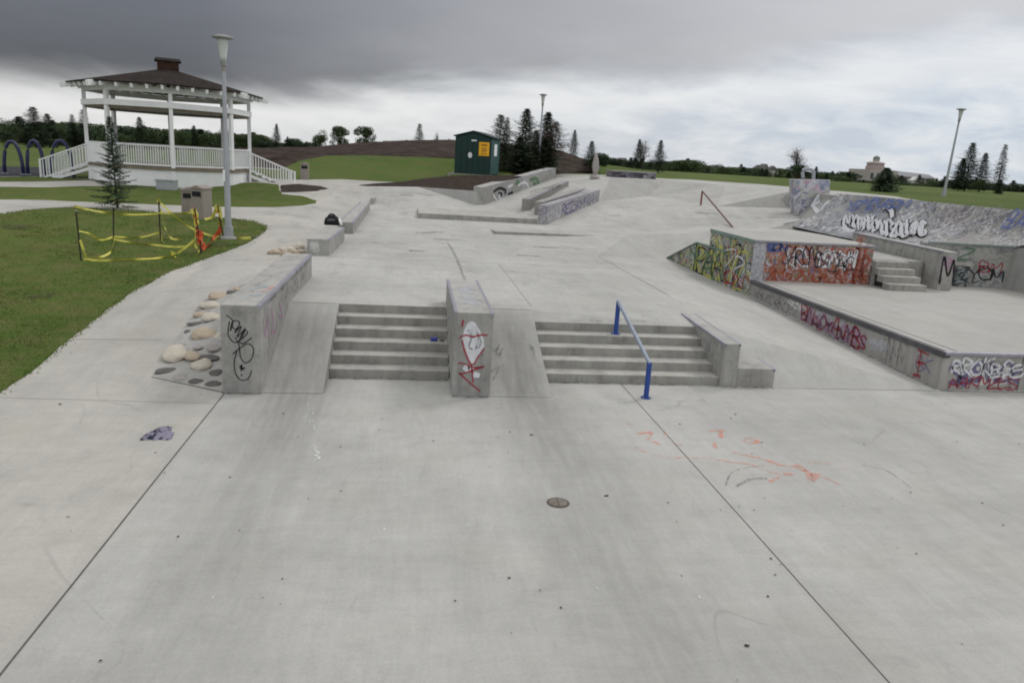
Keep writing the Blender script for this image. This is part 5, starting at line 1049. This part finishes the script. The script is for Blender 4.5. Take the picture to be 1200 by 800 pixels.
def tree(pk,px,topy,y,label,group=None,wk=1.0,basez=None,cat=None):
    tp=Wy(px,topy,y); zb=zf(tp.x,y) if basez is None else basez; h=max(.8,tp.z-zb); s=h/PH[pk]; pr=PR[pk]; wk=wk*(1.3 if pk in('s1','s2','s3','s4','sr') else 1.0)
    r=dup(pr,(tp.x,y,zb-.03),random.uniform(0,6.28),(s*wk,s*wk,s),label,group); r['category']=cat or CAT[r.name.split('.')[0]]; return r
g=G(137,244); r=tree('near',131,136,g.y,'small sparse spruce growing on the lawn in front of the bandstand'); r.rotation_euler=(0,math.radians(-1.5),.5)
GS='spruces behind the green shed'
tree('s2',587,134,54,'spruce directly behind the right side of the green shed',GS,1.35); tree('s3',595,137,56,'slim twin topped spruce beside the shed roof',GS,1.2)
tree('s4',618,127,54,'tall full spruce left of the thin distant lamp',GS,1.0); tree('s4',643,131,55,'broad dark spruce right of the thin distant lamp',GS,1.05); tree('sr',652,142,53.5,'spruce with rust brown dying branches',GS,1.2); tree('s1',629,152,57,'short spruce between the two tallest ones',GS,1.4)
tree('s4',610,160,52,'low bushy spruce at the foot of the tall full one',GS,1.6); tree('s4',640,162,52,'low bushy spruce under the broad dark one',GS,1.6)
tree('s1',674,152,72,'lone slim spruce standing behind the end of the mound',None,.95); tree('s1',694,165,62,'dark spruce above the standing stone',None,1.3); tree('dark',701,176,60,'dark shrubby tree right of the standing stone',None,1)
tree('s1',750,163,75,'spruce beside the bare tree above the low dark ledge',None,1.0); tree('bare',757,158,76,'bare grey tree beside a spruce beyond the deck',None,1); tree('s1',775,164,72,'neat dark spruce standing alone on the near edge of the field',None,1.1)
tree('bare',939,166,66,'wide bare tree behind the painted block',None,1.2); tree('dark',937,190,65,'dark reddish shrub at the foot of the wide bare tree',None,1.2).children[1].data.materials[0] and None
tree('s4',957,195,90,'small green conifer right of the wide bare tree',None,1.3)
tree('bush',1040,196,46,'rounded pine bush behind the quarter pipe',None,1.45)
GR='spruces at the right edge of the field'
tree('s4',1130,185,78,'short wide spruce, leftmost of the right edge group',GR,1.1); tree('s1',1141,167,80,'tallest spruce of the right edge group',GR,1.15); tree('s1',1156,179,80,'middle height spruce of the right edge group',GR,1.15); tree('s3',1179,169,74,'thin ragged spruce, rightmost of the right edge group',GR,1.1); tree('d3',1148,208,76,'low shrub beneath the tallest spruce of the right group',None,.8)
tree('bush',1172,219,72,'low bush at the foot of the thin ragged spruce',None,1.3)
GM='leafy trees behind the mound'
tree('d2',374,149,100,'left one of the three round trees rising behind the mound',GM,1.1); tree('d1',399,145,100,'middle one of the three round trees rising behind the mound',GM,1.0); tree('d1',426,145,101,'right one of the three round trees rising behind the mound',GM,1.0)
tree('s3',492,145,95,'small thin spruce alone on the skyline of the mound',None,1.6); tree('bare',513,149,95,'spindly pair of bare stems on the mound skyline',None,.5)
tree('s1',324,145,96,'pointed spruce right of the bandstand roof',None,.9)
for px,ty in ((337,160),(344,160),(351,166),(357,167),(364,165),(312,160)): tree('s1' if px%2 else 'dark',px,ty,104,'small dark tree low on the skyline behind the mound','small trees on the skyline behind the mound',1.3)
for px,w,ty in ((462,1.0,163),(478,1.1,162),(447,1.0,164),(503,1,162),(530,1.2,161),(546,1,163),(520,1,163)): tree('dark',px,ty,97,'low scrub bush along the ridge of the mound','scrub along the ridge of the mound',1.6)
GLf='trees behind the playground'
for pk,px,ty,d,lab,wk in (('s2',38,125,76,'tall leaning spruce above the left playground arches',1.7),('s1',55,133,80,'conical spruce between two taller ones by the playground',1.5),('d2',64,140,82,'bushy green tree left of the bandstand',1.2),('s3',84,134,84,'narrow spruce just left of the bandstand posts',1.6),('s3',97,128,84,'tall narrow spruce seen through the left bandstand post',1.7),('d3',12,158,90,'flat topped far tree near the left edge',1.2),('dark',2,150,85,'dark tree cut by the left edge of the view',1.2)): tree(pk,px,ty,d,lab,GLf,wk)
for pk,px,ty,d,lab in (('s1',163,137,84,'pointed spruce seen through the left front bandstand bay'),('d2',174,146,86,'round tree beside the pointed spruce in the bandstand bay'),('d1',215,152,88,'round bush tree seen through the middle bandstand bay'),('s1',227,147,90,'spruce seen through the middle bandstand bay'),('d2',240,150,90,'leafy tree behind the lamp pole left side'),('s1',262,146,84,'dark spruce seen directly behind the lamp pole'),('d1',283,157,92,'round tree seen between lamp pole and right bandstand post'),('d2',298,158,92,'round tree just right of the bandstand')): tree(pk,px,ty,d,lab,GLf,1.2)
GF='distant trees forming the skyline beyond the field'; rr=random.Random(77)
LB='small distant tree in the dark skyline row beyond the field'
for i in range(150):
    px=700+i*3.45+rr.uniform(-2,2); hz=188+(px-600)*.06; y=rr.uniform(150,215); ty=hz-rr.choice((6,7,8,9,9,10,12))-(6 if 795<px<812 else 0)
    if any(abs(px-q0)<q1 for q0,q1 in ((727,4),(838,5),(888,5),(903,4),(911,3),(1018,12),(1068,8),(1085,6))): ty=hz-2.5
    pk=rr.choice(('d2','d3','dark','dark','d3','s1','s4','s4')); tree(pk,px,ty,y,LB,GF,rr.uniform(1.7,2.6) if pk[0]!='s' else 1.7,basez=zf(Wy(px,200,y).x,y)-1.0,cat='tree')
LB2='distant tree in the wood behind the bandstand and playground'
for i in range(90):
    px=-25+i*4.3+rr.uniform(-2.5,2.5); hz=188+(px-600)*.06; y=rr.uniform(96,125); ty=hz-rr.choice((7,9,11,13,15,17))*(1 if px<310 else .6)
    pk=rr.choice(('d2','d3','dark','dark','d1','s4')); tree(pk,px,ty,y,LB2,'far wood behind the bandstand',rr.uniform(1.3,2.0),basez=zf(Wy(px,200,y).x,y)-.8,cat='tree')
for pr in PR.values():
    for ch in list(pr.children): bpy.data.objects.remove(ch)
    bpy.data.objects.remove(pr)
# ------------------------------------------------------------------ far houses
M_siding=[flat('pale siding',(.50,.50,.50),.8,.2,.05,1),flat('beige siding',(.42,.38,.33),.8,.2,.05,1),flat('white siding',(.68,.68,.67),.8,.2,.05,1)]
M_roofg=flat('grey roof',(.16,.155,.16),.9,.1,.1,1); M_win=flat('dark window glass',(.04,.05,.06),.2,.6,.1,1)
GH='houses far beyond the field'
for i,(px,w,h,lab) in enumerate(((727,7,3.2,'small white house beside the spruces left of the bare tree'),(835,8,2.8,'low white house under the skyline trees in mid field'),(842,6,2.6,'beige house right beside the low white one'),(886,8,3.6,'pinkish beige gabled house in the middle of the skyline'),(893,5,4.0,'narrow pale house with a steep roof beside the beige one'),(903,9,3.6,'pale grey house left of the wide bare tree'),(912,6,3.0,'small white garage next to the pale grey house'),(972,9,2.6,'pale low house right of the painted block'))):
    p=Wy(px,210,330); z_=zf(p.x,330); root=thing('house',(p.x,330,z_-.2),lab,'house',GH,rz=rr.uniform(-.3,.3)); mb=MB(); h=h*1.15; mb.box(-w/2*.6,w/2*.6,-2.5,2.5,0,h*.75); mb.build('wall',M_siding[i%3],root)
    mb=MB(); P=[(-w/2*.68,h*.75),(w/2*.68,h*.75),(0,h*1.25)]; mb.hexa([(x,-2.8,zz) for x,zz in P],[(x,2.8,zz) for x,zz in P]); mb.build('roof',M_roofg,root)
    for s_ in (-.5,.5): mb=MB(); mb.box(s_*w*.3-.4,s_*w*.3+.4,-2.56,-2.503,h*.25+.3,h*.6); mb.build('window',M_win,root)
# big civic building
D=230; p=Wy(1024,220,D); z_=zf(p.x,D)-1; sc=D/880*1.05
ci=thing('domed_building',(p.x,D,z_),'large pale building with stepped round tower and long grey roof','building')
def up(py,px=1025): return Wy(px,py,D).z-z_
Wm=lambda px:(Wy(px,212,D).x-p.x)
M_ci=flat('pale stone',(.42,.38,.37),.8,.2,.06,.5); M_cid=flat('rosy stone',(.36,.30,.29),.8,.2,.06,.5)
mb=MB(); mb.box(Wm(1009),Wm(1042),-4,8,0,up(199)); w0=mb.build('lower_block',M_ci,ci)
mb=MB(); mb.lathe([(sc*10.5,up(199)),(sc*10.5,up(195)),(sc*9.5,up(194.5)),(sc*9.5,up(191.5)),(sc*11,up(191)),(sc*7,up(189.5))],(sc*2,2,0),20); mb.build('round_tower',M_cid,ci)
mb=MB(); mb.lathe([(sc*3.6,up(190)),(sc*3.6,up(186))],(sc*2,2,0),12); mb.build('lantern_drum',M_ci,ci)
mb=MB(); mb.lathe([(sc*4,up(186)),(sc*3.6,up(184.3)),(sc*2.4,up(182.8)),(.1,up(182))],(sc*2,2,0),12); mb.build('dome',flat('green grey dome',(.20,.24,.24),.6,.3,.1,1),ci,smooth=True)
mb=MB(); mb.box(Wm(1042)+.01,Wm(1095),0,12,0,up(204)); mb.build('wing_wall',M_cid,ci)
mb=MB(); mb.hexa([(Wm(1040),-.6,up(204)),(Wm(1097),-.6,up(206)),(Wm(1097),12,up(206)),(Wm(1040),12,up(204))],[(Wm(1043),3,up(198)),(Wm(1094),3,up(200.5)),(Wm(1094),9,up(200.5)),(Wm(1043),9,up(198))]); mb.build('wing_roof',flat('pale grey roof',(.24,.25,.27),.8,.2,.05,1),ci)
for k in range(7): mb=MB(); x=Wm(1046+k*7); mb.box(x-.7,x+.7,-.05,-.003,up(212),up(206)); mb.build('window',M_win,ci)
for px in (1012,1019,1026,1033): mb=MB(); x=Wm(px); mb.box(x-.5,x+.5,-4.05,-4.003,up(210),up(203)); mb.build('window',M_win,ci)
mb=MB(); P=[(Wm(1063),0),(Wm(1072),0),(Wm(1067.5),1)]; mb.box(Wm(1063),Wm(1072),-3,-.003,0,up(209)); pw=mb.build('porch',M_siding[2],ci)
mb=MB(); a=[(Wm(1062),up(209)),(Wm(1073),up(209)),(Wm(1067.5),up(204.5))]; mb.hexa([(x,-3.3,zz+.01) for x,zz in a],[(x,-.01,zz+.01) for x,zz in a]); mb.build('porch_roof',M_siding[2],pw)
# ------------------------------------------------------------------ grass blades
import numpy as np
gm=MB(); rg=random.Random(3); LA=[Vector((p[0],p[1],0)) for p in lawnA]; vs=[];fs=[]
def blade(x,y,h):
    z_=zf(x,y) if False else blade.z; a=rg.uniform(0,6.28); w=rg.uniform(.006,.012)+y*.0003; lx,ly=rg.uniform(-.5,.5)*h,rg.uniform(-.5,.5)*h; k=len(vs)
    vs.extend([(x-w*math.cos(a),y-w*math.sin(a),z_-.01),(x+w*math.cos(a),y+w*math.sin(a),z_-.01),(x+lx,y+ly,z_+h)]); fs.append((k,k+1,k+2))
n=0
for _ in range(9000):
    y=9.5+20*(rg.random()**1.5); x=rg.uniform(-16,-4.6)
    if x< -.72*y-1.5 or not inside(lawnA,x,y): continue
    blade.z=zf(x,y)
    for k in range(7): blade(x+rg.gauss(0,.12),y+rg.gauss(0,.12),rg.uniform(.012,.032))
edge=[p for p in REG[2][1] if p[0]>-13] if False else [p for p in wob(lawnA,.0,.06) if p[0]>-14]
for p in edge:
    x,y=p[0],p[1]
    if y<9 : continue
    blade.z=zf(x,y)
    for k in range(3): blade(x+rg.gauss(0,.03),y+rg.gauss(0,.03),rg.uniform(.02,.05))
gm.add(vs,fs); 
def blademat():
    m,nt,b=newmat('grass blades',.9,.1); N=NT(nt); P=wpos(N); f,_=N.noise(P,1.7,4,.7); g_,_=N.noise(P,35,2,.8)
    N.l(N.mix(1,N.mix(N.ramp(f,[(.4,0),(.7,1)]),(.105,.155,.038),(.19,.20,.075)),N.ramp(g_,[(.3,.8),(.7,1.25)]),'MULTIPLY'),b.inputs['Base Color']); return m
o=gm.build('grass',blademat(),fix=False); tag(o,'short green grass blades along the near lawn','grass',kind='stuff')
# ------------------------------------------------------------------ sky and light
w=bpy.data.worlds.new("World"); scene.world=w; w.use_nodes=True; nt=w.node_tree; N=NT(nt); bg=nt.nodes['Background']
sun_el,sun_az=math.radians(48),math.radians(55)
sky=N.n('ShaderNodeTexSky'); sky.sky_type='NISHITA'; sky.sun_disc=False; sky.sun_elevation=sun_el; sky.sun_rotation=sun_az
Dv=N.n('ShaderNodeTexCoord').outputs['Generated']; nz=N.n('ShaderNodeVectorMath',operation='NORMALIZE'); N.l(Dv,nz.inputs[0]); Dn=nz.outputs[0]
sx=N.n('ShaderNodeSeparateXYZ'); N.l(Dn,sx.inputs[0]); X,Y,Zs=sx.outputs
az=N.math('ARCTAN2',X,Y)
zc=N.math('ADD',N.math('MAXIMUM',Zs,0),.10); cx=N.math('DIVIDE',X,zc); cy=N.math('DIVIDE',Y,zc)
cmb=N.n('ShaderNodeCombineXYZ'); N.l(cx,cmb.inputs[0]); N.l(cy,cmb.inputs[1]); CP=cmb.outputs[0]
n1,_=N.noise(CP,.32,6,.55,.4); n2,_=N.noise(CP,1.1,6,.6,.3)
ce_=N.n('ShaderNodeCombineXYZ'); N.l(az,ce_.inputs[0]); N.l(N.math('MULTIPLY',Zs,3.2),ce_.inputs[1]); AE=ce_.outputs[0]
n3,_=N.noise(AE,9,6,.6,.3); n4,_=N.noise(AE,3.2,5,.55,.6)
azr=N.mapr(az,-.30,.62,0,1)
b_=N.mapr(azr,0,1,.040,.150)
edge=N.math('ADD',b_,N.math('MULTIPLY',N.math('SUBTRACT',n4,.5),.11)); dk=N.math('DIVIDE',N.math('SUBTRACT',Zs,edge),.035); dk=N.mapr(dk,-.5,1)
ss=N.n('ShaderNodeMapRange'); ss.interpolation_type='SMOOTHSTEP'; N.l(dk,ss.inputs[0]); dk=ss.outputs[0]
low=N.mix(azr,(.62,.62,.62),(.55,.62,.72)); puff=N.ramp(n3,[(.42,0),(.66,1)]); low=N.mix(N.math('MULTIPLY',puff,.65),low,(.90,.91,.92))
bb=N.math('MULTIPLY',N.mapr(N.math('ABSOLUTE',N.math('SUBTRACT',N.math('ADD',Zs,.02),edge)),0,.04,1,0),.75); low=N.mix(bb,low,(.88,.88,.88))
dark=N.mix(N.mapr(az,-.25,.55),(.112,.114,.128),(.60,.60,.62)); dark=N.mix(1,dark,N.ramp(n1,[(.3,.85),(.5,1.05),(.7,1.35)]),'MULTIPLY'); dark=N.mix(1,dark,N.ramp(n2,[(.3,.92),(.7,1.09)]),'MULTIPLY')
dl=N.mapr(Zs,.08,.24); dark=N.mix(dl,dark,N.mix(azr,(.20,.205,.235),(.62,.62,.64)))
cl=N.mix(dk,low,dark); cl=N.mix(N.math('MULTIPLY',N.mapr(Y,.15,-.35),N.mapr(Zs,-.02,.1)),cl,(.86,.87,.88)); cl=N.mix(N.mapr(Zs,.26,.60),cl,(1.0,1.0,.99)); cl=N.mix(N.mapr(Zs,-.02,-.10),cl,(.25,.25,.24))
skc=N.mix(1,sky.outputs[0],(.08,.08,.08,1),'MULTIPLY'); cl=N.mix(.92,skc,cl)
N.l(cl,bg.inputs[0]); bg.inputs[1].default_value=1.0
sl=bpy.data.lights.new('sun','SUN'); sl.energy=.9; sl.angle=math.radians(14); sl.color=(1,.97,.93); so=bpy.data.objects.new('sun',sl); C.objects.link(so)
dv=Vector((math.sin(sun_az)*math.cos(sun_el),math.cos(sun_az)*math.cos(sun_el),math.sin(sun_el))); so.rotation_euler=dv.to_track_quat('Z','Y').to_euler()
scene.view_settings.view_transform='Standard'; scene.view_settings.look='None'; scene.view_settings.exposure=0

scene.cycles.filter_width=1.9

for px,py,a_,b_ in ((42,348,.22,.10),(60,345,.12,.06),(20,266,.5,.35),(285,278,.4,.2),(262,286,.35,.2)):
    mb=MB(); g=G(px,py); mb2=MB(); blob(mb2,g+Vector((0,0,.022)),a_,b_*1.6,(0,0,1),.0,j=.45,k=18); mb2.build('bare_patch',M_bare,SUR['lawn'],fix=False)
